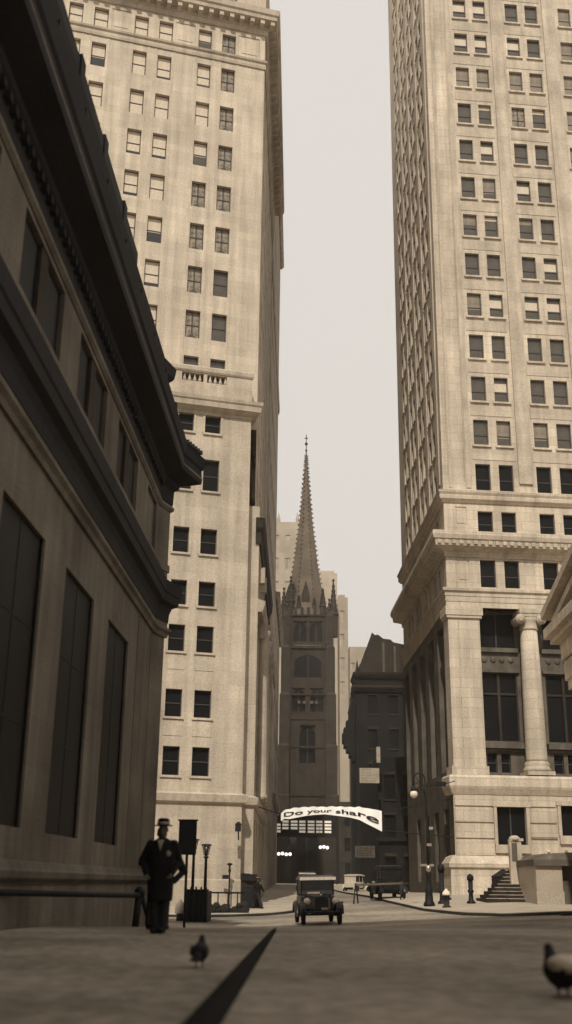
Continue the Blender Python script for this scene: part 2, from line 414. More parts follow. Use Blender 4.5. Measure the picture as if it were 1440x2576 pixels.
    for k in range(9): b.box(-9.6-2.9*k, -9.2-2.9*k, .12, .9, 18.4, 19.32)
    build_each(b, 'parapet_pier', 'copper_dark', root)
    MB().prism([(-36, .3), (-1.5, .3), (-.2, 1.2), (.5, 3.7), (-6, 19.5), (-36, 19.5)], 13.2, 15.0).build('roof', 'marble_dark', root)
    return root
bank()

# ------------------------------------------------------------------ unseen block added behind the viewer to shade the near road
def shade_block():
    root = empty('office_block', (8, -12, 0), R(180), 'plain unseen block added behind the viewer to shade the near road', 'building')  # shares the office_block name, but is only an added block for shade
    ops = [(1.5+3.0*i, 2.9+3.0*i, 2+4*j, 4.3+4*j) for i in range(11) for j in range(14)]
    mb = MB(); wall(mb, (0, 0), (1, 0), (0, 1), 0, 36, -1, 60, ops, .35)
    mb.face([(0, 0, -1), (0, 20, -1), (0, 20, 60), (0, 0, 60)]); mb.face([(36, 0, -1), (36, 20, -1), (36, 20, 60), (36, 0, 60)]); mb.face([(0, 20, -1), (36, 20, -1), (36, 20, 60), (0, 20, 60)]); mb.face([(0, 0, 60), (36, 0, 60), (36, 20, 60), (0, 20, 60)])
    mb.build('wall', 'limestone_tower', root)
    MB().box(.5, 35.5, .36, .4, 1, 58).build('glazing', 'glass_dark', root)
    b = MB(); sweep(b, [(0, 10), (0, 0), (36, 0), (36, 10)], [(-.02, 58.5), (.2, 58.5), (.8, 59.3), (.8, 60), (-.02, 60.2)]); b.build('cornice', 'limestone_tower', root)
shade_block()

# ------------------------------------------------------------------ left limestone tower
def left_tower():
    loc, rz = frame2(-2.24, 70, 74.6)
    root = empty('limestone_tower', loc, rz, 'pale limestone tower with paired windows and a bracketed cornice behind the dark bank', 'building')
    X, Y = (1, 0), (0, 1); a = R(16.25); e = (sin(a), cos(a)); ein = (-cos(a), sin(a))
    cols = [(-3.4, -2.3), (-5.32, -4.25)]; cols += [(c[0]-5.07, c[1]-5.07) for c in cols]+[(c[0]-10.14, c[1]-10.14) for c in cols]
    cols.sort(reverse=True)
    ops = []; H = 2.2; wn = []
    for ci, c in enumerate(cols):
        for r in range(8):
            t = 61.65-3.65*r; ops.append((c[0], c[1], t-H, t)); wn.append((ci, r, c, t-H, H))
        ops.append((c[0], c[1], 63.15, 65.0)); wn.append((ci, -1, c, 63.15, 1.85))
        ops.append((c[0], c[1], 67.5, 69.4)); wn.append((ci, -2, c, 67.5, 1.9))
    pan = [(-2.05, -.35, 63.35, 65.2, .06), (-7.15, -5.6, 63.35, 65.2, .06), (-12.2, -10.7, 63.35, 65.2, .06)]
    mb = MB(); wall(mb, (0, 0), X, Y, -22, .1, 31, 76, ops+pan, .34)
    for p in pan: mb.fbox((0, 0), X, Y, p[0], p[1], .06, .07, p[2], p[3]); mb.fbox((0, 0), X, Y, p[0]+.2, p[1]-.2, .02, .06, p[2]+.2, p[3]-.2)
    # street side
    so = []
    for k in range(5):
        for q in (0, 1): so += [(1.9+4.7*k+1.8*q, 3.0+4.7*k+1.8*q, 59.45-3.65*r, 61.65-3.65*r) for r in range(12)]
    O = (.1, 0)
    wall(mb, O, e, ein, 0, 25, -1, 76, so, .4)
    F = (O[0]+25*e[0], O[1]+25*e[1])
    mb.face([(F[0], F[1], -1), (F[0]-24, F[1]+0, -1), (F[0]-24, F[1]+0, 76), (F[0], F[1], 76)])
    mb.face([(-22, 0, -1), (-22, F[1], -1), (-22, F[1], 76), (-22, 0, 76)]); mb.face([(-22, 0, 76), (.1, 0, 76), (F[0], F[1], 76), (-22, F[1], 76)])
    mb.build('wall', 'limestone_tower', root)
    cnt = 0
    hid = MB()
    for ci, r, c, z, h in wn:
        if (ci == 4 and r > 2) or (ci == 5 and r > 0) or (ci == 3 and r > 5): hid.box(c[0], c[1], .3, .33, z, z+h); continue
        k = 'blind'
        if ci == 0: k = 'curtain' if r < 5 else 'dark'
        if ci == 1: k = 'blind' if r < 3 else ('curtain' if r < 7 else 'dark')
        if ci in (2, 3) and r == 7: k = 'half'
        if r == -1 and ci >= 1: k = 'blind'
        if k == 'blind' and random.random() < .35: k = random.choice(['q80', 'q90', 'q55'])
        window(root, c[0], .3, z, c[1]-c[0], h, k, sill=False, glass='glass_mid' if ci < 2 else 'glass_dark')
    mbs = MB()
    for i, o in enumerate(so):
        q = (O[0]+e[0]*o[0]+ein[0]*.36, O[1]+e[1]*o[0]+ein[1]*.36)
        if i < 40: window(root, q[0], q[1], o[2], o[1]-o[0], o[3]-o[2], 'tan', rot=R(90-16.25), glass='glass_dark')
        else: mbs.fbox(O, e, ein, o[0], o[1], .36, .4, o[2], o[3])
    tag(mbs.build('side_panes', 'glass_dark', root), kind='stuff')
    # vertical sunk strips around window columns: shallow pilasters
    b = MB()
    for c in cols:
        for s_ in (c[0]-.22, c[1]+.1): b.fbox((0, 0), X, Y, s_, s_+.12, -.035, .0, 33, 62.2)
    build_each(b, 'pilaster_strip', 'limestone_tower', root)
    P2 = [(-22, 0), (.1, 0), (.1+25*e[0], 25*e[1]), (F[0]-1, F[1]+.05)]
    b = MB(); sweep(b, P2, [(-.02, 62.25), (.10, 62.25), (.14, 62.45), (.08, 62.5), (.08, 62.75), (.2, 62.85), (.24, 63.0), (-.02, 63.1)]); b.build('string_course', 'smooth_stone', root)
    b = MB(); sweep(b, P2, [(-.02, 65.6), (.12, 65.6), (.2, 65.95), (.3, 66.0), (.3, 66.35), (.95, 66.5), (1.0, 66.8), (1.12, 66.9), (1.2, 67.35), (.2, 67.55), (-.02, 67.5)])
    co = b.build('cornice', 'smooth_stone', root)
    i = -21.5
    while i < .6:
        b = MB(); b.mesh([(i, -.85, 66.1), (i+.34, -.85, 66.1), (i+.34, -.85, 66.48), (i, -.85, 66.48), (i, -.28, 66.0), (i+.34, -.28, 66.0), (i+.34, -.28, 66.48), (i, -.28, 66.48)],
               [(0, 1, 2, 3), (0, 4, 5, 1), (1, 5, 6, 2), (4, 0, 3, 7), (7, 3, 2, 6), (5, 4, 7, 6)]); b.build('bracket', 'smooth_stone', co); i += .84
    b = MB(); i = .3
    while i < 25: b.fbox(O, e, ein, i, i+.34, -.85, -.28, 66.1, 66.48); i += .9
    build_each(b, 'side_bracket', 'smooth_stone', co)
    # lower pavilion, standing forward
    U = (-.683, -1.575)
    lc = [(-3.22, -2.13), (-5.04, -3.99)]; lc += [(c[0]-4.9, c[1]-4.9) for c in lc]
    rz_ = [(6.92, 8.66), (10.45, 12.17), (14.55, 16.28), (17.57, 19.2), (21.06, 22.8), (25.45, 27.7), (29.64, 30.95)]
    lo = []
    for i, c in enumerate(lc):
        for j, z in enumerate(rz_):
            zz = z if not (j == 5 and i % 2 == 1) else (25.45, 26.9)
            lo.append((c[0], c[1], zz[0], zz[1]))
    mb = MB(); bal = (-4.95, -1.8, 33.4, 34.02, .5)
    wall(mb, U, X, Y, -21, 0, -1.5, 34.3, lo+[bal, (-9.6, -6.5, 33.4, 34.02, .5)], .3)
    mb.face([(U[0], U[1], -1.5), (U[0], 0.0, -1.5), (U[0], 0.0, 34.3), (U[0], U[1], 34.3)])
    mb.face([(U[0]-21, U[1], 34.3), (U[0], U[1], 34.3), (U[0], 0, 34.3), (U[0]-21, 0, 34.3)])
    mb.box(U[0]-.0+.003, .45, .003, 2.0, -1.5, 25.3)
    pv = mb.build('pavilion_wall', 'smooth_stone', root)
    for i, o in enumerate(lo):
        if i >= 14: hid.box(U[0]+o[0], U[0]+o[1], U[1]+.26, U[1]+.29, o[2], o[3]); continue
        window(root, U[0]+o[0], U[1]+.26, o[2], o[1]-o[0], o[3]-o[2], 'dark', glass='glass_black', rail=.5)
    tag(hid.build('far_panes', 'glass_black', root), kind='stuff')
    b = MB(); sills(b, U, X, Y, lo); build_each(b, 'sill', 'smooth_stone', pv)
    b = MB()
    for o in lo:
        if 5.5 < o[2] < 16: b.fbox(U, X, Y, o[0]-.05, o[1]+.05, -.03, .0, o[2]-1.15, o[2]-.2)
    build_each(b, 'apron', 'smooth_stone', pv)
    b = MB(); fr = [o for o in lo if o[2] > 17]
    for o in fr:
        for s_ in ((o[0]-.16, o[0]), (o[1], o[1]+.16)): b.fbox(U, X, Y, s_[0], s_[1], -.05, .0, o[2], o[3])
        b.fbox(U, X, Y, o[0]-.16, o[1]+.16, -.05, 0, o[3]+.003, o[3]+.16)
    build_each(b, 'window_surround', 'smooth_stone', pv)
    P3 = [(U[0]-21, U[1]), (U[0], U[1]), (U[0], .0)]
    b = MB(); sweep(b, P3, [(-.02, 30.95), (.05, 30.95), (.1, 31.15), (.3, 31.25), (.55, 31.4), (.58, 31.75), (.66, 31.85), (.7, 32.1), (-.02, 32.25)]); b.build('pavilion_cornice', 'smooth_stone', pv)
    b = MB(); sweep(b, P3, [(-.02, 32.25), (.04, 32.25), (.04, 33.2), (-.02, 33.22)]); sweep(b, P3, [(-.02, 34.1), (.06, 34.1), (.12, 34.2), (.14, 34.45), (.1, 34.55), (-.3, 34.6), (-.3, 34.1)]); build_each(b, 'balustrade_rail', 'smooth_stone', pv)
    for k in range(9):
        x = U[0]-4.95+.2+.36*k
        if k == 4: MB().box(x-.12, x+.12, U[1]+.02, U[1]+.3, 33.4, 34.02).build('baluster', 'smooth_stone', pv)
        else: MB().lathe([(.05, 33.4), (.11, 33.5), (.12, 33.62), (.06, 33.8), (.05, 33.9), (.09, 34.02)], x, U[1]+.16, 8).build('baluster', 'smooth_stone', pv)
    P4 = [(U[0]-21, U[1]), (U[0], U[1]), (U[0], 0), (.45, 0), (.45+22*e[0], 22*e[1])]
    b = MB(); sweep(b, P4, [(-.02, 5.3), (.06, 5.3), (.22, 5.42), (.26, 5.62), (.3, 5.85), (-.02, 5.98)]); b.build('belt_course', 'smooth_stone', root)
    b = MB(); sweep(b, P4, [(-.02, -1.4), (.1, -1.4), (.1, .9), (-.02, 1.0)]); b.build('plinth', 'smooth_stone', root)
    # street front of the pavilion: dark tall bays between pilasters under a heavy cornice
    O2 = (.45, 0); n_ = (cos(a), -sin(a))
    bays = [(.9+3.5*k, 3.3+3.5*k, 6.4, 17.6, .9) for k in range(6)]+[(1.2+3.5*k, 3.0+3.5*k, .6, 4.6, .6) for k in range(6)]
    mb = MB(); wall(mb, O2, e, ein, 0, 24, -1.2, 24.3, bays+[(1+3.5*k, 3.2+3.5*k, 19.2, 22.2, .5) for k in range(6)]); mb.fbox(O2, e, ein, 0, 24, .95, 1.0, -1, 23.5); mb.build('street_front', 'side_stone', root)
    for k in range(6):
        MB().fbox(O2, e, ein, .9+3.5*k, 3.3+3.5*k, .85, .9, 6.4, 17.6).build('window', 'glass_dark', root)
        if k: MB().lathe([(.5, 6.0), (.5, 6.3), (.4, 6.4), (.36, 16.6), (.5, 17.0), (.55, 17.4)], O2[0]+e[0]*(.35+3.5*k)+n_[0]*.25, O2[1]+e[1]*(.35+3.5*k)+n_[1]*.25, 10).build('column', 'side_stone', root)
    b = MB(); P5 = [(.2, 0), (.45, 0), (.45+24*e[0], 24*e[1]), (.45+24*e[0]-2, 24*e[1]+.2)]
    sweep(b, P5, [(-.02, 22.6), (.12, 22.6), (.14, 23.4), (.30, 23.7), (.34, 24.2), (.38, 24.4), (-.02, 24.5)]); b.build('street_cornice', 'brownstone', root)  # dark stone puts the shaded soffit into the cornice colour
    b = MB(); sweep(b, P5[1:], [(-.02, 17.9), (.3, 17.9), (.45, 18.3), (.5, 18.6), (-.02, 18.8)]); b.build('lintel_band', 'side_stone', root)
    for i, (x, z) in enumerate([(1.5, 21), (3.5, 17.6), (5.5, 21.4), (7, 17.6), (10.5, 19.6), (14, 17.6)]):
        MB().ball((O2[0]+e[0]*x+n_[0]*.5, O2[1]+e[1]*x+n_[1]*.5, z), .35, 10, 6, (1, 1, 1.3)).build('cartouche', 'side_stone', root) if 0 else MB().fbox(O2, e, ein, x-.3, x+.3, -.4, .0, z-.8, z+.3).build('corbel', 'side_stone', root)
    return root
left_tower()

def plain_block(name, x, y, az, w_, dep, z0, z1, m, label, ops=None, dep_o=.3, group=None, extra=None, glass='glass_mid'):
    # front face from (x,y) running along az for w_; body behind it
    loc, rz = frame2(x, y, az)
    root = empty(name, loc, rz, label, 'building', group)
    mb = MB(); wall(mb, (0, 0), (1, 0), (0, 1), 0, w_, z0, z1, ops or [], dep_o)
    for p, q in (((w_, 0), (w_, dep)), ((w_, dep), (0, dep)), ((0, dep), (0, 0))): mb.face([(*p, z0), (*q, z0), (*q, z1), (*p, z1)])
    mb.face([(0, 0, z1), (w_, 0, z1), (w_, dep, z1), (0, dep, z1)])
    mb.build('wall', m, root)
    for o in (ops or []): 
        wo_ = MB().box(o[0], o[1], dep_o-.04, dep_o, o[2], o[3]).build('window', glass, root)
        if m == 'dark_brick': MB().box(o[0]-.1, o[1]+.1, -.15, .05, o[2]-.2, o[2]-.003).build('sill', 'brownstone', wo_); MB().box(o[0]-.05, o[1]+.05, -.05, -.003, o[3]+.05, o[3]+.35).build('lintel', 'brownstone', wo_)
    return root
# buildings beyond the limestone tower on the same side (their long street fronts)
def grid(x0, dx, nx, ww, z0, dz, nz_, hh): return [(x0+dx*i, x0+dx*i+ww, z0+dz*j, z0+dz*j+hh) for i in range(nx) for j in range(nz_)]
# street front runs along az .85 with the building to its left: frame with x along street, y inward
def street_block(name, s0, s1, z1, m, label, ops, parts):
    px = -2.12+s0*sin(R(.85)); py = 70.03+s0*cos(R(.85))
    loc, rz = frame2(px, py, .85)
    root = empty(name, loc, rz, label, 'building')
    Ls = s1-s0; mb = MB(); wall(mb, (0, 0), (1, 0), (0, 1), 0, Ls, -1, z1, ops, .35)
    mb.face([(0, 0, -1), (0, 25, -1), (0, 25, z1), (0, 0, z1)]); mb.face([(Ls, 0, -1), (Ls, 25, -1), (Ls, 25, z1), (Ls, 0, z1)]); mb.face([(0, 25, -1), (Ls, 25, -1), (Ls, 25, z1), (0, 25, z1)]); mb.face([(0, 0, z1), (Ls, 0, z1), (Ls, 25, z1), (0, 25, z1)])
    mb.build('wall', m, root)
    for o in ops[:90]: MB().box(o[0], o[1], .3, .35, o[2], o[3]).build('window', 'glass_mid', root)
    P = [(0, 0), (Ls, 0), (Ls, 3)]
    for z, o in parts: b = MB(); sweep(b, P, [(-.02, z), (o*.4, z), (o, z+.5), (o, z+.9), (-.02, z+1.0)]); b.build('cornice', m, root)
    return root
street_block('office_block', 25.4, 62, 83.5, 'side_stone', 'tall pale office block just beyond the limestone tower, seen as a sliver', grid(1.5, 4.5, 8, 1.6, 4, 7.2, 11, 3.0), [(23.3, .35), (60, .2), (82.4, .5)])
street_block('office_block', 62.5, 92, 36, 'side_stone', 'lower pale block past the sliver tower, left of the dark church', grid(2, 4.5, 6, 1.8, 4, 4.4, 7, 2.4), [(10, .4), (34.8, .6)])

# ------------------------------------------------------------------ right tower
def right_tower():
    loc, rz = frame2(11.935, 77, 84.5)
    root = empty('corner_tower', loc, rz, 'tall stone tower with columned base and sunlit paired windows on the right corner', 'building')
    X, Y = (1, 0), (0, 1); a = R(4); e = (sin(a), cos(a)); ein = (cos(a), -sin(a))    # side runs away, inward is +x
    k = 1.3276; zz = lambda t: (t-.8)*k+.8
    cols = [(2.6, 3.78), (4.45, 5.58), (7.42, 8.6), (9.28, 10.45), (12.4, 13.55), (14.2, 15.3), (17.2, 18.4), (19, 20.2)]
    tops = [zz(61.0), zz(58.05), zz(55.17), zz(52.34), zz(49.43), zz(46.56), zz(43.7), zz(40.9), zz(38.06), zz(35.23), zz(32.37), zz(29.56), zz(26.74), zz(23.94)]
    tops = [zz(61)+3.8*(4-i) for i in range(4)]+tops
    ops = []; wins = []
    for ci, c in enumerate(cols):
        for r, t in enumerate(tops): ops.append((c[0], c[1], t-2.15, t)); wins.append((ci, r-4, ops[-1]))
        ops.append((c[0], c[1], 25.92, 27.66)); wins.append((ci, 14, ops[-1]))
        ops.append((c[0], c[1], 21.7, 23.82)); wins.append((ci, 15, ops[-1]))
    pan = [(.85, 1.75, 26.5, 27.95, .06), (.85, 1.75, 22.1, 23.9, .06), (.75, 1.75, 30.0, 100, .10), (.15, .45, 30.0, 100, .08)]
    mb = MB(); wall(mb, (0, 0), X, Y, 0, 24, 20.2, 104, ops+pan, .32)
    for p in pan: mb.fbox((0, 0), X, Y, p[0], p[1], p[4], p[4]+.02, p[2], p[3])
    for p in pan[:2]: mb.fbox((0, 0), X, Y, p[0]+.15, p[1]-.15, .02, .06, p[2]+.15, p[3]-.15)
    so = []; st = []
    for q in range(4):
        for x0 in (2.6, 4.45): so += [(x0+4.87*q, x0+1.13+4.87*q, t-2.15, t) for t in tops]
    so += [(2.6+4.87*(q//2)+1.85*(q % 2), 3.73+4.87*(q//2)+1.85*(q % 2), z, z+1.9) for q in range(8) for z in (21.8, 25.8)]
    wall(mb, (0, 0), e, ein, 0, 23.7, 20.2, 104, so, .2)
    Fx, Fy = e[0]*23.7, e[1]*23.7
    mb.face([(Fx, Fy, 19), (24, Fy, 19), (24, Fy, 104), (Fx, Fy, 104)]); mb.face([(24, 0, 0), (24, Fy, 0), (24, Fy, 104), (24, 0, 104)]); mb.face([(0, 0, 104), (24, 0, 104), (24, Fy, 104), (Fx, Fy, 104)])
    mb.build('wall', 'granite_tower', root)
    half = {(-2, 9), (2, 0), (2, 1), (2, 2), (5, 1), (1, 0), (1, 1), (9, 1), (9, 2), (9, 3), (8, 3), (6, 2), (11, 1), (12, 9)}
    full = {(3, 0), (3, 1), (3, 2), (3, 3), (3, 4), (1, 4), (2, 4), (4, 4), (5, 4)}
    nwin = 0
    rest = MB()
    for ci, r, o in wins:
        if ci > 4 or r < 0 or (ci == 4 and r > 6 ): rest.fbox((0, 0), X, Y, o[0], o[1], .28, .3, o[2], o[3]); continue
        kd = 'half' if (r, ci) in half else ('tan' if (r, ci) in full else 'dark')
        if kd == 'dark' and r < 13 and random.random() < .3: kd = random.choice(['q25', 'q42', 'q66', 'q18'])
        if r == 4 and ci == 2: kd = 'curtain'
        window(root, o[0], .26, o[2], o[1]-o[0], o[3]-o[2], kd, glass='glass_black' if r > 12 else 'glass_mid', rail=.42)
        nwin += 1
    for i, o in enumerate(so):
        if nwin < 96 and o[2] < 75 and o[0] < 6:
            q = (e[0]*o[1]+ein[0]*.16, e[1]*o[1]+ein[1]*.16)
            window(root, q[0], q[1], o[2], o[1]-o[0], o[3]-o[2], 'dark', rot=atan2(-e[1], -e[0]), glass='glass_mid', rail=.42); nwin += 1
        else: rest.fbox((0, 0), e, ein, o[0], o[1], .16, .19, o[2], o[3])
    tag(rest.build('far_panes', 'glass_mid', root), kind='stuff')
    b = MB(); sills(b, (0, 0), X, Y, [o for c, r, o in wins if c < 5 and r < 13], .16, .16, .16); sills(b, (0, 0), e, ein, so, .12, .10, .14)
    build_each(b, 'sill', 'granite_tower', root)
    b = MB(); b.fbox((0, 0), X, Y, 5.98, 7.06, -.16, 0, 30, 100); b.fbox((0, 0), X, Y, 10.85, 12.0, -.16, 0, 30, 100); b.fbox((0, 0), X, Y, 15.7, 16.8, -.16, 0, 30, 100)
    b.fbox((0, 0), X, Y, 1.82, 2.2, -.08, 0, 29.5, 100); b.fbox((0, 0), X, Y, .5, .7, -.06, 0, 29.5, 100)
    for q in range(4): b.fbox((0, 0), e, ein, 1.0+4.87*q, 2.1+4.87*q, -.10, 0, 30, 100)
    for q in range(4): b.fbox((0, 0), e, ein, 3.95+4.87*q, 4.25+4.87*q, -.05, 0, 30, 100)
    build_each(b, 'pier', 'smooth_stone', root)
    b = MB()
    for r, t in enumerate(tops):
        for x0, x1 in ((2.4, 5.75), (7.2, 10.65)): b.fbox((0, 0), X, Y, x0, x1, -.035, 0, t+.35, t+1.25)
    build_each(b, 'spandrel_panel', 'smooth_stone', root)
    P = [(Fx+3, Fy+.1), (Fx, Fy), (0, 0), (24, 0)]
    b = MB(); sweep(b, P, [(-.02, 28.25), (.1, 28.25), (.32, 28.5), (.36, 28.75), (.3, 28.8), (.42, 29.0), (.44, 29.15), (-.02, 29.3)]); b.build('belt_course', 'granite_tower', root)
    b = MB(); sweep(b, P, [(-.02, 23.95), (.1, 23.95), (.15, 24.3), (.35, 24.4), (.85, 24.6), (.92, 25.05), (1.02, 25.1), (1.1, 25.4), (1.06, 25.7), (-.02, 25.88)])
    co = b.build('cornice', 'granite_tower', root)
    i = .2
    b = MB()
    while i < 23: b.box(i-1, i-.72, -1.0+.003, -.88, 24.72, 25.0); i += .55
    build_each(b, 'cornice_block', 'smooth_stone', co)
    for cx in (2.4, 7.0, 11.8): MB().mesh([(cx-1, -1.0, 25.72), (cx-.3, -1.0, 25.72), (cx-.65, -.95, 26.15), (cx-1, -.8, 25.72), (cx-.3, -.8, 25.72), (cx-.65, -.85, 26.15)], [(0, 1, 2), (3, 5, 4), (0, 2, 5, 3), (1, 4, 5, 2), (0, 3, 4, 1)]) or None
    # entablature
    b = MB(); sweep(b, P, [(-.02, 20.1), (.12, 20.1), (.12, 20.5), (.16, 20.52), (.16, 20.9), (.2, 20.93), (.2, 21.2), (.34, 21.3), (.36, 21.5), (-.02, 21.62)]); b.build('entablature', 'granite_tower', root)
    # loggia: corner pier, columns, window wall set back
    b = MB(); b.box(0, 2.35, 0, 1.4, 8.5, 19.75); b.box(.75, .8, -.02, 0, 8.6, 19.5); b.build('corner_pier', 'granite_tower', root)
    b = MB(); b.box(-.12, 2.5, -.14, 1.5, 19.3, 19.5); b.box(-.2, 2.58, -.2, 1.5, 19.5, 20.15); b.box(-.15, 2.5, -.16, 1.5, 8.1, 8.7); build_each(b, 'pier_moulding', 'granite_tower', root)
    for cx in (6.12, 10.99, 15.86, 20.7):
        c = MB()
        nf = 24; rs = []
        for z, r in ((9.1, .78), (9.3, .75), (12, .74), (15, .71), (18.55, .62)):
            rs.append([(cx+r*(1-.05*(i % 2))*cos(2*pi*i/(nf*2)), .35+r*(1-.05*(i % 2))*sin(2*pi*i/(nf*2)), z) for i in range(nf*2)])
        c.rings(rs, True, True, True); col = c.build('column', 'granite_tower', root)
        c = MB(); c.box(cx-.98, cx+.98, -.6, 1.3, 8.13, 8.4); c.lathe([(.95, 8.4), (1.0, 8.55), (.9, 8.7), (.85, 8.8), (.9, 8.95), (.8, 9.1)], cx, .35, 24); c.build('column_base', 'smooth_stone', col)
        c = MB(); c.box(cx-.85, cx+.85, -.45, 1.15, 19.75, 20.09); c.lathe([(.64, 18.55), (.72, 18.65), (.64, 18.75), (.7, 19.2), (.84, 19.45)], cx, .35, 20)
        for s_ in (-1, 1):
            c.rings([[(cx+s_*.78+r*cos(2*pi*i/14), y, 19.32+r*sin(2*pi*i/14)) for i in range(14)] for r, y in ((.12, -.46), (.2, -.48), (.2, -.42), (.36, -.42), (.38, -.3), (.3, .3), (.38, .9), (.1, .95))], True, True, True)
        c.box(cx-.8, cx+.8, -.4, 1.0, 19.5, 19.76); c.build('capital', 'smooth_stone', col)
    lw_ = []
    mb = MB()
    for q in range(4):
        x0 = 2.45+4.87*q if q else 2.4; x1 = 5.5+4.87*q
        lw_ += [(x0+.15, x1-.15, 17.45, 20.0, .3), (x0+.15, x1-.15, 10.65, 15.55, .3), (x0+.42, x0+1.15, 8.42, 9.8, .3), (x0+1.45, x0+2.15, 8.42, 9.8, .3)]
    wall(mb, (0, 1.35), X, Y, 2.0, 24, 8.1, 20.2, lw_); mb.build('loggia_wall', 'shaded_stone', root)
    for i, o in enumerate(lw_):
        if i % 4 == 0: b = MB(); b.box(o[0], o[1], 1.55, 1.6, o[2], o[3]); wo_ = b.build('window', 'glass_black', root); MB().box((o[0]+o[1])/2-.06, (o[0]+o[1])/2+.06, 1.45, 1.53, o[2], o[3]).build('mullion', 'window_frame', wo_)
        if i % 4 == 1:
            b = MB(); b.box(o[0], o[1], 1.55, 1.6, o[2], o[3]); wo_ = b.build('window', 'glass_black', root)
            b = MB(); m_ = (o[0]+o[1])/2; b.box(m_-.1, m_+.1, 1.42, 1.53, o[2], o[3]); b.box(o[0], o[1], 1.44, 1.52, 13.98, 14.14); pass
            for s_ in (o[0], o[1]-.1): b.box(s_, s_+.1, 1.44, 1.53, o[2], o[3])
            b.build('frame', 'brownstone', wo_)
        if i % 4 > 1: window(root, o[0], 1.6, o[2], o[1]-o[0], o[3]-o[2], 'dark', glass='glass_black')
    b = MB()
    for q in range(4):
        x0 = 2.4+4.87*q; x1 = 5.5+4.87*q
        b.box(x0, x1, 1.1, 1.35, 17.1, 17.42); b.box(x0, x1, 1.15, 1.35, 15.6, 15.85); b.box(x0, x1, .9, 1.35, 10.1, 10.5); b.box(x0, x1, 1.15, 1.35, 9.9, 10.04)
    build_each(b, 'spandrel_moulding', 'shaded_stone', root)
    for q in range(2):
        for j in range(4): MB().ball((2.95+.66*j+4.87*q, 1.32, 16.55), .22, 10, 6, (1, .4, 1)).build('rosette', 'shaded_stone', root)
    # podium
    door = [(2.8, 4.88, 3.45, 5.95, .6), (7.35, 9.4, 4.1, 6.1, .5), (12.3, 14.3, 4.1, 6.1, .5)]
    O = (-.2, -.35)
    mb = MB(); wall(mb, O, X, Y, 0, 24, -1, 8.0, [(d_[0]+.2, d_[1]+.2, d_[2], d_[3], d_[4]) for d_ in door])
    mb.build('podium', 'granite_tower', root)
    b = MB(); sweep(b, [(-.2, 1.6), (-.2, -.35), (24, -.35)], [(-.02, 6.75), (.05, 6.75), (.22, 7.1), (.3, 7.3), (.3, 7.9), (.2, 8.05), (-1.5, 8.12), (-1.5, 7.0)]); b.build('podium_cap', 'granite_tower', root)
    b = MB()
    for z0, z1 in ((6.0, 6.7), (4.92, 5.86), (3.87, 4.78), (2.75, 3.72)):
        b.fbox(O, X, Y, .06, 2.75, -.09, -.003, z0, z1); b.fbox(O, X, Y, 5.35, 7.2, -.09, -.003, max(z0, 3.87), z1 if z1 > 4 else 4.0); b.fbox(O, X, Y, 9.9, 12.2, -.09, -.003, z0, z1)
    build_each(b, 'rusticated_block', 'granite_tower', root)
    b = MB()
    for d_ in door:
        b.fbox((0, -.35), X, Y, d_[0]-.22, d_[0], -.12, .0, d_[2], d_[3]); b.fbox((0, -.35), X, Y, d_[1], d_[1]+.24, -.12, 0, d_[2], d_[3]); b.fbox((0, -.35), X, Y, d_[0]-.3, d_[1]+.34, -.16, 0, d_[3]+.003, d_[3]+.32)
        b.fbox((0, -.35), X, Y, d_[0]-.2, d_[1]+.2, -.2, 0, d_[2]-.55, d_[2]-.003)
    build_each(b, 'opening_surround', 'smooth_stone', root)
    for d_ in door:
        wo_ = MB().box(d_[0], d_[1], -.0, .02, d_[2], d_[3]).build('window', 'glass_black', root); MB().box((d_[0]+d_[1])/2-.05, (d_[0]+d_[1])/2+.05, -.08, -.003, d_[2], d_[3]).build('mullion', 'window_frame', wo_)
    b = MB(); sweep(b, [(-.2, 1.2), (-.2, -.35), (24, -.35)], [(-.02, -1), (.5, -1), (.45, 1.85), (.6, 1.95), (.6, 2.2), (.3, 2.6), (-.02, 2.75)]); b.build('plinth', 'granite_tower', root)
    # street side of the base, its shade put into the stone colour
    bays = [(2.2+4.6*q, 4.9+4.6*q, 8.6, 19.2, .8) for q in range(5)]+[(2.4+4.6*q, 4.5+4.6*q, 1.0, 6.0, .6) for q in range(4)]
    mb = MB(); wall(mb, (0, .02), e, ein, 0, 23.7, -1, 20.2, bays); mb.build('side_wall', 'shaded_stone', root)
    for o in bays:
        MB().fbox((0, .02), e, ein, o[0], o[1], o[4]-.05, o[4], o[2], o[3]).build('side_window', 'glass_black', root)
    return root
right_tower()

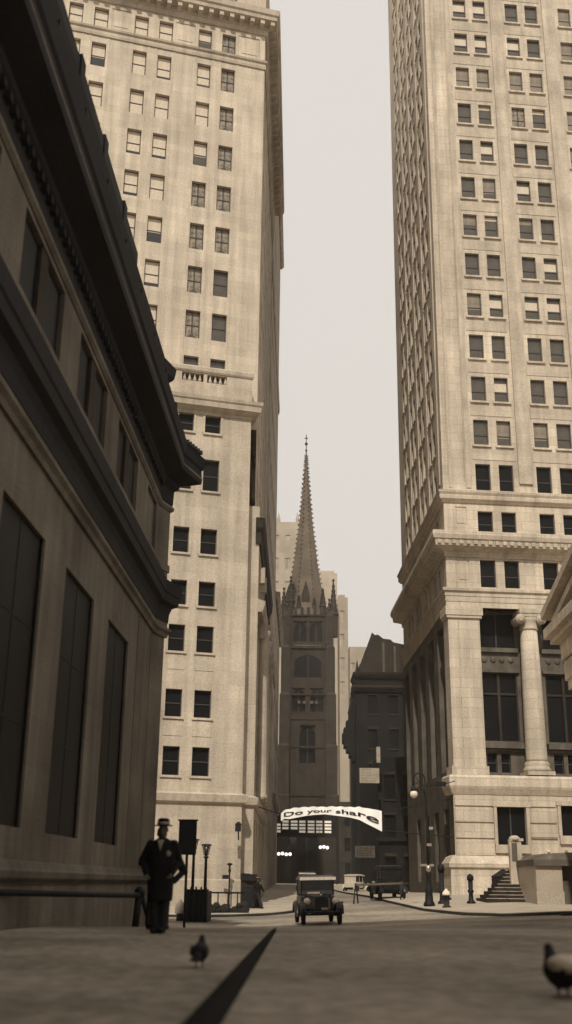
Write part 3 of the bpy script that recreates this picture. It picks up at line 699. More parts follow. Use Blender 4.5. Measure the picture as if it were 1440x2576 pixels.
# ------------------------------------------------------------------ church with spire
def church():
    root = empty('church', (4.2, 205, 0), 0, 'dark gothic church with a tall crocketed spire closing the end of the street', 'church')
    # tower centred on local x=.6 (z measured from world zero)
    cx = .35
    b = MB(); ops = [(-1.5+cx, 1.5+cx, 22, 29, .8), (-3.0+cx, -.5+cx, 31.5, 36, .6), (.5+cx, 3.0+cx, 31.5, 36, .6), (-1.9+cx, 1.9+cx, 3, 11, 1.6), (-2.6+cx, 2.6+cx, 38.0, 42.5, .3), (-2.8+cx, -.3+cx, 45, 49, .6), (.3+cx, 2.8+cx, 45, 49, .6)]
    wall(b, (0, 0), (1, 0), (0, 1), -4.7+cx, 4.7+cx, 0, 50.2, ops)
    for p, q in (((4.7+cx, 0), (4.7+cx, 9.4)), ((4.7+cx, 9.4), (-4.7+cx, 9.4)), ((-4.7+cx, 9.4), (-4.7+cx, 0))): b.face([(*p, 0), (*q, 0), (*q, 50.2), (*p, 50.2)])
    b.box(-4.5+cx, 4.5+cx, .9, 9, 49, 50)
    tw = b.build('tower', 'brownstone', root)
    for o in ops:
        m = (o[0]+o[1])/2; q = MB(); q.box(o[0], o[1], o[4]-.1, o[4]-.05, o[2], o[3]); wn = q.build('window' if o[2] > 5 else 'door', 'glass_black', root)
        q = MB(); q.box(m-.12, m+.12, o[4]-.35, o[4]-.12, o[2], o[3])
        for s_ in (-1, 1):      # pointed head: filled spandrels
            q.mesh([(m+s_*(o[1]-m), o[4]-.3, o[3]), (m+s_*.1, o[4]-.3, o[3]), (m+s_*(o[1]-m), o[4]-.3, o[3]-1.6), (m+s_*(o[1]-m)*.7, o[4]-.3, o[3]-.7)], [(0, 1, 3), (0, 3, 2)])
        q.build('tracery', 'brownstone', wn)
    for s_ in (-1, 1):
        b = MB()
        for z0, z1, ww, dd in ((0, 16, 2.0, 2.2), (16, 25, 1.8, 1.9), (25, 34.5, 1.6, 1.5), (34.5, 43.6, 1.4, 1.0), (43.6, 50, 1.1, .6)):
            xo = cx+s_*4.7; x0 = xo-s_*1.3; x1 = xo+s_*(ww-.95)
            b.box(min(x0, x1), max(x0, x1), -dd, 2.0, z0, z1)
            b.mesh([(min(x0, x1), -dd, z1), (max(x0, x1), -dd, z1), (max(x0, x1), 1.9, z1), (min(x0, x1), 1.9, z1), (cx+s_*4.3, 0, z1+1.6), (cx+s_*4.3, 1, z1+1.6)], [(0, 1, 4), (1, 2, 5, 4), (2, 3, 5), (3, 0, 4, 5)])
        b.build('buttress', 'brownstone', root)
    b = MB()
    for z, o in ((16, .35), (24.8, .3), (30, .25), (34.6, .4), (43.6, .55), (50.0, .5)): b.box(-3.3+cx, 3.3+cx, -o*.6, .2, z, z+.28)
    build_each(b, 'string_course', 'brownstone', root)
    MB().box(-2.6+cx, 2.6+cx, -.3, .1, 44.0, 44.25).build('parapet_ledge', 'spire_stone', root)
    for x in (-1.9, -.9, .5, 1.4): MB().box(cx+x, cx+x+.5, -.2, .0, 33.0, 33.5).build('louvre', 'spire_stone', root)
    for i in range(7):
        MB().box(cx-4.0+i*1.25, cx-3.4+i*1.25, -.35, -.05, 50.3, 51.7).build('merlon', 'brownstone', root)
    def pinn(x, y, z0, z1, r):
        p = MB(); n_ = 8
        p.lathe([(r, z0), (r, z0+(z1-z0)*.35), (r*1.25, z0+(z1-z0)*.37), (r*.95, z0+(z1-z0)*.42), (r*.12, z1-.6)], x, y, n_, False); p.ball((x, y, z1-.4), .28, 8, 5)
        for j in range(6):
            t = j/6; zz = z0+(z1-z0)*(.45+.5*t); rr = r*.95*(1-t)+.1
            for k in range(4): p.ball((x+rr*cos(k*pi/2+pi/4), y+rr*sin(k*pi/2+pi/4), zz), .17, 5, 4)
        return p.build('pinnacle', 'brownstone', root)
    for x, y, z1 in ((-4.75, .5, 56.0), (4.95, .5, 57.8), (-4.5, 8.8, 56), (4.5, 8.8, 56)): pinn(cx+x, y, 46, z1, .85)
    pinn(cx-3.4, 1.2, 50, 58.5, .7); pinn(cx+2.9, 1.2, 50, 56.0, .6); pinn(cx-1.8, .8, 50, 54.5, .45); pinn(cx+1.2, .8, 50, 54.0, .45); 
    # spire
    sx, sy = cx-.45, 4.7; n_ = 8
    prof = [(50, 5.0), (54, 3.75), (58, 3.05), (62, 2.45), (70.4, 1.42), (78, .74), (84, .26), (86.6, .12)]
    b = MB(); rs = []
    for z, r in prof: rs.append([(sx+r*1.04*cos(2*pi*i/n_+pi/8), sy+r*1.04*sin(2*pi*i/n_+pi/8), z) for i in range(n_)])
    b.rings(rs, True, True, False); sp = b.build('spire', 'spire_stone', root)
    c = MB()
    for j in range(34):
        z = 52+34*j/34; r = lerp(prof, z)*1.04
        for i in range(n_):
            zo = z+(.5 if i % 2 else 0)+random.uniform(-.08, .08)
            c.ball((sx+(r+.1)*cos(2*pi*i/n_+pi/8), sy+(r+.06)*sin(2*pi*i/n_+pi/8), zo), .19, 5, 4, (1, 1, .8))
    tag(c.build('crockets', 'spire_stone', sp), kind='stuff')
    for i in (5, 6, 4):     # gabled lucarnes at the foot
        an = 2*pi*i/n_; x = sx+3.4*cos(an); y = sy+3.4*sin(an)
        MB().mesh([(x-.8, y-.5, 51), (x+.8, y-.5, 51), (x+.8, y-.5, 54.5), (x, y-.5, 57.5), (x-.8, y-.5, 54.5), (x-.8, y+1.5, 51), (x+.8, y+1.5, 51), (x+.8, y+1.5, 54.5), (x, y+1.5, 57.5), (x-.8, y+1.5, 54.5)], [(0, 1, 2, 3, 4), (0, 4, 9, 5), (1, 6, 7, 2), (2, 7, 8, 3), (3, 8, 9, 4)]).build('lucarne', 'brownstone', sp)
    c = MB(); c.tube([(sx, sy, 86.4), (sx, sy, 90.3)], .09, 6); c.ball((sx, sy, 88.2), .34, 10, 6); c.ball((sx, sy, 86.7), .26, 8, 5); c.box(sx-.35, sx+.35, sy-.07, sy+.07, 89.4, 89.6); c.build('cross', 'black_iron', sp)
    # nave behind
    b = MB(); b.prism([(-4.0+cx, 9), (4+cx, 9), (4+cx, 50), (-4+cx, 50)], 0, 24); b.mesh([(-4+cx, 9, 24), (4+cx, 9, 24), (cx, 9, 31), (-4+cx, 50, 24), (4+cx, 50, 24), (cx, 50, 31)], [(0, 1, 2), (3, 5, 4), (0, 2, 5, 3), (1, 4, 5, 2)]); b.build('nave', 'brownstone', root)
    return root
church()

# ------------------------------------------------------------------ pale distant blocks
def far_block(x0, x1, y, z1, label, pin=False):
    ops = grid(1.2, 3.2, max(1, int((x1-x0-1)/3.2)), 1.3, z1-7.5, -7, 4, 3.5)
    r = plain_block('office_block', x0, y, 90, x1-x0, 20, -1, z1, 'pale_stone', label, ops, group='pale blocks far behind the church', glass='side_stone')
    if pin:
        for i in range(4): MB().lathe([(.5, z1), (.5, z1+1.2), (.05, z1+3.2)], .8+i*(x1-x0-1.6)/3, .8, 6, False).build('pinnacle', 'pale_stone', r)
    else: MB().box(.8, x1-x0-.8, .8, 10, z1, z1+1.0).build('parapet', 'pale_stone', r)
    return r
far_block(-14, 4.2, 300, 101, 'pale pinnacled block far behind the church, left of the spire', True)
far_block(8, 15.0, 300, 85.5, 'pale block far off, tallest one right of the spire')
far_block(15.02, 18.6, 310, 81, 'narrow pale block far off, middle step right of the spire')
far_block(18.7, 40, 320, 67.5, 'broad low pale block far off, lowest step right of the spire')

# ------------------------------------------------------------------ near-black buildings past the right tower
def blackish():
    r = plain_block('dark_building', 9.3, 140, 90, 12, 10, -1, 26.5, 'dark_brick', 'near-black building with a light ledge beyond the right tower', grid(1.6, 2.7, 4, 1.2, 4, 4.4, 5, 2.4), .3, glass='glass_black')
    b = MB(); P = [(0, 8), (0, 0), (12, 0)]
    sweep(b, [(.4, 6), (.4, 0), (12, 0)], [(-.02, 24.4), (.3, 24.4), (.7, 24.9), (.7, 25.2), (-.02, 25.3)]); b.build('ledge', 'brownstone', r)
    b = MB(); sweep(b, [(.4, 6), (.4, 0), (12, 0)], [(-.02, 26.2), (.3, 26.2), (.6, 26.6), (.7, 26.9), (-.02, 27)]); b.build('cornice', 'brownstone', r)
    r.children[0]
    b = MB()
    for x0, z0, z1 in ((-.45, 15.6, 23.2), (-.8, 16.2, 21.8), (-1.15, 16.8, 20.8), (-1.45, 17.4, 19.9), (-1.65, 18.0, 19.2)): b.box(x0, x0+.37, .3-.1*x0, 3, z0, z1)
    b.box(-.3, 0, .3, 2.4, 9.5, 10.2); b.box(-.22, 0, .3, 2.4, 12.5, 13.0)
    b.lathe([(.3, 21.7), (.12, 22.4), (.02, 22.9)], -.7, 1.2, 6, False)
    build_each(b, 'corbelled_bay', 'dark_brick', r)
    r = empty('gabled_building', (10, 152, 0), 0, 'dark stepped and gabled building rising behind the near-black one', 'building')
    pts = [(0, -1), (0, 27.4), (.35, 27.4), (.35, 29.2), (.75, 29.2), (.75, 30.4), (1.2, 30.4), (1.2, 31.3), (1.6, 31.3), (1.6, 32.5), (2.1, 32.5), (2.1, 33.6), (2.55, 33.6), (2.55, 35.0), (3.0, 34.6), (3.4, 34.7), (4.2, 34.1), (5.2, 34.0), (5.6, 33.6), (8.5, 33.0), (12, 32.6), (12, -1)]
    b = MB(); k = len(pts); vs = [(x, 0, z) for x, z in pts]+[(x, 12, z) for x, z in pts]
    b.mesh(vs, [tuple(range(k)), tuple(range(k, 2*k))[::-1]]+[(i, (i+1) % k, k+(i+1) % k, k+i) for i in range(k)]); b.build('wall', 'brownstone', r)
    b = MB(); b.box(4.0, 4.3, -.15, 0, 20, 33.5); b.box(5.6, 5.9, -.15, 0, 20, 33); build_each(b, 'pilaster', 'spire_stone', r)
    MB().lathe([(.25, 28.2), (.25, 29.6), (.05, 31.0)], .4, .5, 6, False).build('finial', 'brownstone', r)
blackish()

# ------------------------------------------------------------------ temple-fronted treasury at the right edge
def treasury():
    loc, rz = frame2(13.8, 56.4, 1.5)
    root = empty('columned_treasury', loc, rz, 'white marble pediment and cornice of a temple-fronted treasury at the right edge', 'building')
    # local x towards +Y street direction, body lies to the right (-local y)
    X, IN = (1, 0), (0, -1)
    b = MB(); b.fbox((0, 0), X, IN, -30, -.95, 1.1, 24, -1, 10.6); b.build('wall', 'temple_marble', root)
    b = MB(); b.fbox((0, 0), X, IN, -30, -.75, .95, 2.2, 10.4, 10.9)
    b.fbox((0, 0), X, IN, -30, -.55, .85, 20, 10.9, 11.9); b.fbox((0, 0), X, IN, -30, -.45, .75, 20, 11.95, 12.9)
    build_each(b, 'entablature', 'temple_marble', root)
    b = MB(); b.fbox((0, 0), X, IN, -30, .05, .0, 20, 13.2, 13.72); b.fbox((0, 0), X, IN, -30, -.15, .3, 20, 12.9, 13.2); b.build('cornice', 'temple_marble', root)
    sl = .185
    b = MB()
    for w0, w1, d0, t in ((-.02, 3, .62, .42), (.35, 3, .12, .38)):
        P = [(.3 if w0 < 0 else -.6, 13.76+d0-.06), (-15, 13.76+d0+15*sl)]
        vs = []
        for s_, z in P:
            vs += [(s_, -w0, z), (s_, -w1, z), (s_, -w1, z+t), (s_, -w0, z+t)]
        b.mesh(vs, [(0, 1, 2, 3), (4, 7, 6, 5), (0, 3, 7, 4), (3, 2, 6, 7), (2, 1, 5, 6), (1, 0, 4, 5)])
    build_each(b, 'raking_cornice', 'temple_marble', root)
    b = MB(); b.mesh([(-.5, -1.0, 13.7), (-29, -1.0, 13.7), (-15, -1.0, 16.4), (-.5, -2.0, 13.7), (-29, -2, 13.7), (-15, -2, 16.4)], [(0, 1, 2), (3, 5, 4), (0, 2, 5, 3)]); b.build('tympanum', 'shaded_stone', root)
    for q in range(4):
        c = MB(); c.lathe([(.95, 1.5), (.9, 1.7), (.85, 5), (.74, 9.9), (.95, 10.3), (1.0, 10.4)], -6-5.4*q, -1.75, 24); c.build('column', 'temple_marble', root)
    return root
treasury()

def cheek_wall():
    root = empty('stair_cheek_wall', (13.05, 58.3, 0), 0, 'pale stone cheek wall with a thick ledge at the right edge beside the steps', 'wall')
    b = MB(); b.box(0, 1.35, 0, 6, -.6, 1.8); b.build('block', 'sidewalk_stone', root)
    b = MB(); b.box(1.353, 4, .5, 6, -.6, 1.8); b.build('return_block', 'shaded_stone', root)  # darker copy of the block stone, standing for its shaded side
    b = MB(); b.box(-.12, 4, -.2, 6, 1.8, 2.1); b.mesh([(-.05, -.15, 2.1), (4, -.15, 2.1), (4, 6, 2.1), (-.05, 6, 2.1), (.6, .3, 2.4), (4, .3, 2.6), (4, 5.5, 2.6), (.6, 5.5, 2.4)], [(0, 1, 5, 4), (1, 2, 6, 5), (2, 3, 7, 6), (3, 0, 4, 7), (4, 5, 6, 7)]); b.build('ledge', 'shaded_stone', root)
    b = MB(); b.box(-.03, 1.38, -.05, 0, -.5, .55); b.build('footing', 'sidewalk_stone', root)
    for x in (.8, 1.7): MB().ball((x, .3, 2.5), .09, 8, 6).build('knob', 'white_paint', root)
cheek_wall()
def steps():
    root = empty('stone_steps', (11.0, 61.2, 0), 0, 'dark stone steps climbing to the right against the pale cheek wall', 'steps')
    n_ = 9
    for i in range(n_):
        MB().box(.0+.22*i, 2.85, .32*i, 3.4, -.4 if i == 0 else -.05+.185*i, -.05+.185*(i+1)-.004).build('step', 'brownstone', root)
        MB().box(.0+.22*i-.02, 2.85, .32*i-.03, .32*i+.22, -.05+.185*(i+1)-.004, -.05+.185*(i+1)+.03).build('tread_edge', 'side_stone', root.children[-1])
steps()
def pylon():
    root = empty('pale_stone_pylon', (12.95, 62.5, 0), R(0), 'narrow pale stone pier with a dark panel standing above the steps', 'pier')
    b = MB(); b.box(-.33, .33, 0, .4, -.3, 3.25); b.lathe([(.33, 3.2), (.3, 3.35), (.15, 3.45)], 0, .2, 12); b.build('shaft', 'temple_marble', root)
    MB().box(-.22, .08, -.03, -.003, 2.1, 3.05).build('panel', 'sign_dim', root); MB().box(-.28, .45, -.05, 0, 3.15, 3.3).build('cap', 'temple_marble', root)
pylon()
def dark_kiosk():
    root = empty('iron_kiosk', (13.05, 66, 0), 0, 'small dark iron kiosk with pointed top behind the steps', 'kiosk')
    b = MB(); b.box(-.7, .5, 0, .9, -.4, 1.3); b.build('body', 'black_iron', root)
    b = MB(); b.mesh([(-.75, -.05, 1.3), (.55, -.05, 1.3), (.55, .95, 1.3), (-.75, .95, 1.3), (-.1, .45, 1.75)], [(0, 1, 4), (1, 2, 4), (2, 3, 4), (3, 0, 4), (0, 3, 2, 1)]); b.build('roof', 'black_iron', root)
    MB().box(-.5, .3, -.03, -.003, .0, 1.0).build('door', 'dark_wood', root)
dark_kiosk()

# ------------------------------------------------------------------ street furniture
def lamp_post(x, y):
    z = G(x, y)+.14
    root = empty('street_lamp', (x, y, z), 0, 'tall crook-necked iron street lamp with a white globe on the right corner', 'street lamp')
    b = MB(); b.lathe([(.30, 0), (.30, .12), (.22, .25), (.19, .7), (.21, .8), (.14, .95), (.13, 1.5), (.17, 1.6), (.10, 1.8)], 0, 0, 12); b.build('base', 'black_iron', root)
    b = MB(); b.tube([(0, 0, 1.7), (0, 0, 3.5), (-.02, 0, 5.7), (-.04, 0, 6.3)], [.09, .075, .055, .05], 10)
    pts = [(-.04, 0, 6.2)]+[(-.34+.30*cos(t), 0, 6.45+.36*sin(t)) for t in [pi*i/10 for i in range(11)]]+[(-.66, 0, 6.15)]
    b.tube(pts, .04, 8); b.tube([(-.05, 0, 5.7), (-.25, 0, 6.0), (-.2, 0, 6.3), (-.38, 0, 6.2), (-.3, 0, 6.5)], .028, 6); b.tube([(-.5, 0, 6.6), (-.4, 0, 6.35), (-.55, 0, 6.2)], .03, 6)
    b.build('crook', 'black_iron', root)
    b = MB(); b.lathe([(.05, 6.15), (.12, 6.05), (.16, 5.85), (.10, 5.8)], -.66, 0, 10); b.build('hood', 'black_iron', root)
    b = MB(); b.ball((-.66, 0, 5.68), .21, 14, 10); b.build('globe', 'lamp_glass', root)
    b = MB(); b.ball((0, -.05, 1.85), .13, 10, 6, (1, 1, 1.6)); b.box(-.42, .3, -.05, .05, 1.98, 2.1); b.build('lamp_bracket', 'nickel', root)
    b = MB(); b.box(.1, .32, -.04, .04, 3.85, 4.0); b.box(-.05, .2, -.1, -.06, 3.0, 3.14); build_each(b, 'clamp', 'nickel', root)
    b = MB(); b.tube([(0, 0, 6.1), (.9, 0, 6.2), (1.6, 0, 6.4)], .025, 6); b.box(.5, 1.1, -.03, .03, 6.1, 6.35); b.build('street_name_arm', 'black_iron', root)
lamp_post(7.75, 60)
def hydrant(x, y):
    z = G(x, y)+.14
    root = empty('fire_hydrant', (x, y, z), 0, 'stubby dark fire hydrant with a white domed top beside the crook-necked lamp', 'hydrant')
    MB().lathe([(.22, 0), (.22, .06), (.15, .08), (.15, .5), (.2, .52), (.2, .58)], 0, 0, 14).build('barrel', 'hydrant_paint', root)
    MB().lathe([(.21, .58), (.21, .64), (.17, .74), (.08, .82), (.05, .88), (.02, .89)], 0, 0, 14).build('bonnet', 'white_paint', root)
    for s_ in (-1, 1): MB().tube([(s_*.12, 0, .42), (s_*.24, 0, .42)], .06, 8).build('nozzle', 'hydrant_paint', root)
hydrant(8.31, 57.6)
def call_post(x, y, h, label, dark=True):
    z = G(x, y)+.14
    root = empty('iron_post', (x, y, z), 0, label, 'post')
    MB().lathe([(.24, 0), (.24, .08), (.14, .16), (.11, .5), (.17, .6), (.17, .66), (.12, .7), (.13, h*.78)], 0, 0, 12).build('shaft', 'black_iron', root)
    MB().lathe([(.18, h*.78), (.18, h*.92), (.12, h*.96), (.04, h)], 0, 0, 12).build('cap', 'black_iron', root)
call_post(10.13, 61.1, 1.5, 'thick dark iron post standing alone on the pale pavement by the steps')
call_post(8.75, 62.3, 2.1, 'tall thin dark post just behind the fire hydrant')

# subway stair on the far left corner: railing, two lanterns, entrance box
def lantern(x, y, h, label):
    z = G(x, y)+.05
    root = empty('lantern_post', (x, y, z), 0, label, 'lamp post', 'pair of lantern posts at the stair railing')
    MB().lathe([(.16, 0), (.14, .3), (.085, .5), (.075, 1.2), (.06, h-.62), (.11, h-.6), (.12, h-.55), (.06, h-.5), (.09, h-.45)], 0, 0, 10).build('post', 'black_iron', root)
    b = MB(); n_ = 6
    for i in range(n_):
        a = 2*pi*i/n_; b.tube([(.10*cos(a), .10*sin(a), h-.45), (.18*cos(a), .18*sin(a), h-.05)], .018, 5)
    b.lathe([(.10, h-.48), (.11, h-.44)], 0, 0, 6); b.lathe([(.23, h-.06), (.25, h-.02), (.23, h), (.1, h+.02)], 0, 0, 6); b.build('cage', 'black_iron', root)
    MB().lathe([(.07, h-.44), (.15, h-.08)], 0, 0, 6).build('glass', 'glass_mid', root)
    MB().ball((0, 0, h-.25), .07, 8, 6, (1, 1, 1.5)).build('mantle', 'lamp_glass', root)
lantern(-4.05, 52, 3.5, 'left of the two black lantern posts at the stair railing, beside the dark board')
lantern(-3.48, 52, 3.28, 'right of the two black lantern posts at the stair railing, standing clear of the board')
def stair_box():
    root = empty('stair_enclosure', (-4.6, 50.4, 0), 0, 'low black iron enclosure below the two lantern posts', 'railing')
    b = MB()
    b.box(.35, 1.35, 0, .08, -.85, .44); b.box(.3, 1.4, -.03, .1, .44, .50); b.build('front_panel', 'black_iron', root)
    b = MB(); b.box(1.27, 1.35, .08, 3, -.85, .42); b.box(.35, .43, .08, 3, -.85, .42); build_each(b, 'side_panel', 'black_iron', root)
    for i in range(5): MB().lathe([(.035, -.85), (.035, .5), (.05, .55), (.01, .62)], .4+.22*i, -.06, 6).build('baluster', 'black_iron', root)
stair_box()
def low_rail():
    root = empty('iron_railing', (-5.0, 59.0, 0), 0, 'low iron railing over a dark planting bed against the pale tower base', 'railing')
    z = G(-4, 59)+.14
    b = MB(); b.tube([(0, 0, z+1.0), (3.0, 1.2, z+1.0)], .05, 6); b.build('top_rail', 'black_iron', root)
    for i in range(6): MB().tube([(.5*i+.2, .2*i+.08, z), (.5*i+.2, .2*i+.08, z+1.0)], .035, 6).build('baluster', 'black_iron', root)
    b = MB()
    for i in range(26):
        x = random.uniform(.1, 3.1); b.ball((x, x*.4+.1, z+random.uniform(.1, .35)), random.uniform(.12, .28), 7, 5)
    b.box(0, 3.3, .9, 1.2, z-.1, z+.25)
    b.build('planting_bed', 'cloth_dark', root)
low_rail()
def stop_post(x, y):
    z = G(x, y)+.14
    root = empty('sign_post', (x, y, z), 0, 'thin dark post with a small side plate and flat cap near the pale tower corner', 'post')
    MB().lathe([(.09, 0), (.05, .2), (.045, 1.9), (.08, 1.95), (.08, 2.1), (.05, 2.15), (.06, 2.3), (.16, 2.36), (.16, 2.42), (.03, 2.46)], 0, 0, 8).build('pole', 'black_iron', root)
    MB().box(-.42, -.05, -.03, .03, 1.55, 1.78).build('plate', 'black_iron', root)
stop_post(-3.08, 67.2)
def wall_lamp():
    root = empty('wall_lantern', (-2.62, 67.0, 3.9), 0, 'small dark lantern bracketed on the pale tower corner', 'lantern')
    MB().box(-.18, .16, -.2, .12, -.22, .18).build('housing', 'black_iron', root); MB().tube([(0, .0, -.2), (.02, .3, -.7)], .04, 6).build('bracket', 'black_iron', root); MB().lathe([(.22, .18), (.05, .34)], 0, -.04, 6, False).build('cap', 'black_iron', root)
wall_lamp()
def notice_board():
    root = empty('notice_board', (-3.5, 42, 0), 0, 'tall blank dark board on a post rising behind the man in the hat', 'sign')
    MB().box(-.36, .3, 0, .08, 1.75, 2.96).build('board', 'black_iron', root)
    MB().box(-.40, .34, -.02, .1, 2.96, 3.02).build('top_trim', 'black_iron', root)
    MB().tube([(-.03, .04, -1), (-.03, .04, 1.8)], .05, 8).build('post', 'black_iron', root)
notice_board()
def kiosk_entry():
    x0, y0 = -2.35, 65.6; z = G(x0, y0)+.1
    root = empty('stair_hood', (x0, y0, z), R(2), 'dark sloping hooded stair entrance against the foot of the pale tower corner', 'entrance')
    b = MB(); v = [(0, 0, 0), (1.0, 1.5, 0), (1.0, 6, 0), (0, 6, 0)]
    b.mesh([(0, 0, 0), (1.15, .4, 0), (1.3, 8, 0), (0, 8, 0), (0, 0, 1.95), (.5, 0.1, 1.93), (1.3, 8, 1.5), (0, 8, 1.6), (1.15, .4, 1.62)], [(0, 1, 8, 5, 4), (1, 2, 6, 8), (2, 3, 7, 6), (3, 0, 4, 7), (4, 5, 8, 6, 7)])
    b.build('hood', 'brownstone', root)
    MB().box(.0, .95, -.06, -.003, 1.55, 1.9).build('fascia', 'black_iron', root); MB().box(.12, .85, -.03, -.003, 0, 1.2).build('door', 'black_iron', root)
kiosk_entry()

def sawhorse(x, y, ln, rz, h, label, m, bar_m, name='barrier', legs2=True, b2=False):
    root = empty(name, (x, y, 0), rz, label, 'barrier')
    z0 = G(x, y); z1 = G(x+ln*cos(rz), y+ln*sin(rz)); 
    b = MB(); b.mesh([(0, -.05, z0+h-.12), (ln, -.05, z1+h-.12), (ln, -.05, z1+h), (0, -.05, z0+h), (0, .05, z0+h-.12), (ln, .05, z1+h-.12), (ln, .05, z1+h), (0, .05, z0+h)], [(0, 1, 2, 3), (4, 7, 6, 5), (0, 3, 7, 4), (3, 2, 6, 7), (2, 1, 5, 6), (1, 0, 4, 5)]); b.build('bar', bar_m, root)
    for xx, zz in ((.06, z0), (ln-.06, z1)):
        for s_ in (-1, 1):
            MB().tube([(xx+s_*.02, s_*.03, zz+h+.04), (xx+s_*.16, s_*.35, zz)], .05, 6).build('leg', m, root)
    return root
sawhorse(4.55, 70.8, 3.0, 0, 1.15, 'light-topped timber barrier standing in the road beside the dark parked car', 'dark_wood', 'sign_dim')
# railing along the foot of the bank wall
def bank_barrier():
    root = empty('barrier', (0, 0, 0), 0, 'long black rail on splayed legs along the foot of the dark bank', 'barrier')
    b = MB(); b.tube([(-4.82, 18.9, .60), (-2.95, 24, .52)], .055, 8); b.build('bar', 'black_iron', root)
    for pts, r in ((((-2.98, 24, .66), (-3.02, 23.9, -.1)), .075), (((-2.95, 24, .6), (-2.74, 24.2, -.12)), .05), (((-4.78, 19.0, .6), (-4.8, 18.9, 0)), .06)): MB().tube(pts, r, 8).build('leg', 'black_iron', root)
    MB().lathe([(.11, .52), (.12, .62), (.05, .7)], -2.97, 24, 8).build('post_cap', 'black_iron', root)
bank_barrier()
root_b = empty('pale_drum', (-4.62, 52.5, G(-4.62, 52.5)), 0, 'squat white drum in the gap between the man and the lantern posts', 'drum')
MB().lathe([(.22, .30), (.24, .38), (.24, .68), (.12, .8), (.03, .95)], -.0, 0, 14).build('drum', 'white_paint', root_b); MB().lathe([(.17, 0), (.15, .3)], 0, 0, 12).build('stand', 'hydrant_paint', root_b)

# ------------------------------------------------------------------ banner, signs, lights across the street
def banner():
    D = [(-0.09, 72.00, 5.04, 4.57), (0.14, 71.89, 5.20, 4.71), (0.40, 71.77, 5.28, 4.68), (0.70, 71.63, 5.34, 4.73), (1.06, 71.46, 5.36, 4.79), (1.57, 71.23, 5.39, 4.88), (2.07, 70.99, 5.39, 4.92), (2.67, 70.70, 5.37, 4.95), (3.17, 70.46, 5.38, 4.88), (3.76, 70.18, 5.36, 4.80), (4.30, 69.92, 5.32, 4.71), (4.78, 69.68, 5.33, 4.58), (5.27, 69.44, 5.26, 4.32), (5.74, 69.20, 5.18, 4.08), (6.14, 69.00, 5.07, 3.86)]
    root = empty('street_banner', (0, 0, 0), 0, 'white cloth banner with dark lettering strung across the street, widest at its right end', 'banner')
    n_ = 72; cs = []
    seg = [0]
    for a, b in zip(D, D[1:]): seg.append(seg[-1]+math.dist(a[:2], b[:2]))
    T = seg[-1]
    def at(u, v, push=0):
        s_ = u*T
        i = max(0, min(len(D)-2, next((k for k in range(len(D)-1) if seg[k+1] >= s_), len(D)-2)))
        t = (s_-seg[i])/(seg[i+1]-seg[i]); a, b = D[i], D[i+1]
        x = a[0]+(b[0]-a[0])*t; y = a[1]+(b[1]-a[1])*t; zt = a[2]+(b[2]-a[2])*t; zb = a[3]+(b[3]-a[3])*t
        zt += .05*abs(sin(u*34)) * (1 if u < .8 else .2)
        rip = .05*sin(u*40)*v
        return (x, y-push-rip, zb+(zt-zb)*v)
    hs = [at((i+.5)/200, 1)[2]-at((i+.5)/200, 0)[2] for i in range(200)]
    def warp(f):       # letters as wide as the cloth is tall where they stand
        tot = sum(1/h for h in hs[6:194]); acc = 0
        for i in range(6, 194):
            acc += 1/hs[i]
            if acc/tot >= f: return (i+1-(acc/tot-f)*tot*hs[i])/200
        return .97
    mb = MB()
    for sd_ in (0, -.02): mb.rings([[at(i/n_, v/6, sd_) for i in range(n_+1)] for v in range(7)], False, False, True)
    cl = mb.build('cloth', 'white_cloth', root)
    cu = bpy.data.curves.new('t', 'FONT'); cu.body = 'Do your share'; cu.size = 1; cu.offset = .018
    to = bpy.data.objects.new('t', cu); C.objects.link(to); bpy.context.view_layer.update()
    me = bpy.data.meshes.new_from_object(to.evaluated_get(bpy.context.evaluated_depsgraph_get())); bpy.data.objects.remove(to)
    bm = bmesh.new(); bm.from_mesh(me); bmesh.ops.subdivide_edges(bm, edges=bm.edges, cuts=1)
    X0 = min(v.co.x for v in bm.verts); X1 = max(v.co.x for v in bm.verts)
    for v in bm.verts:
        f = (v.co.x-X0)/(X1-X0)
        # letters stand evenly along the cloth in true length
        u = warp(f); vv = .27+(v.co.y)*.62
        v.co = at(u, max(.06, min(.95, vv)), .03)
    bm.to_mesh(me); bm.free(); me.materials.append(M['letter']); lo = bpy.data.objects.new('lettering', me); C.objects.link(lo); lo.parent = cl
    b = MB(); b.tube([at(0, .9), (-2.0, 72.5, 5.6)], .04, 5); b.tube([at(1, .95), (11.6, 76.6, 6.4)], .04, 5); b.tube([at(1, .05), (11.6, 76.6, 3.9)], .04, 5); build_each(b, 'rope', 'black_iron', root)
banner()
def shop_glazing():
    root = empty('canopy_skylight', (0, 175, 0), 0, 'dark gridded skylight of bright panes showing under the banner', 'canopy')
    b = MB()
    b.box(-1.9, 8.6, .2, .35, 7.6, 10.9); b.box(-1.9, -1.7, 0, .2, 7.6, 10.9); b.build('frame', 'black_iron', root)
    for i in range(7):
        for j in range(4):
            if j == 0 and i in (1, 2): continue
            if i == 0 and j == 3: continue
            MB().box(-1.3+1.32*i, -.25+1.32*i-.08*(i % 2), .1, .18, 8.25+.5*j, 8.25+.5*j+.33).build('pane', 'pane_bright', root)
    for x in (-1.8, 8.5): MB().box(x-.1, x+.1, .2, .4, 0, 7.6).build('post', 'black_iron', root)
shop_glazing()
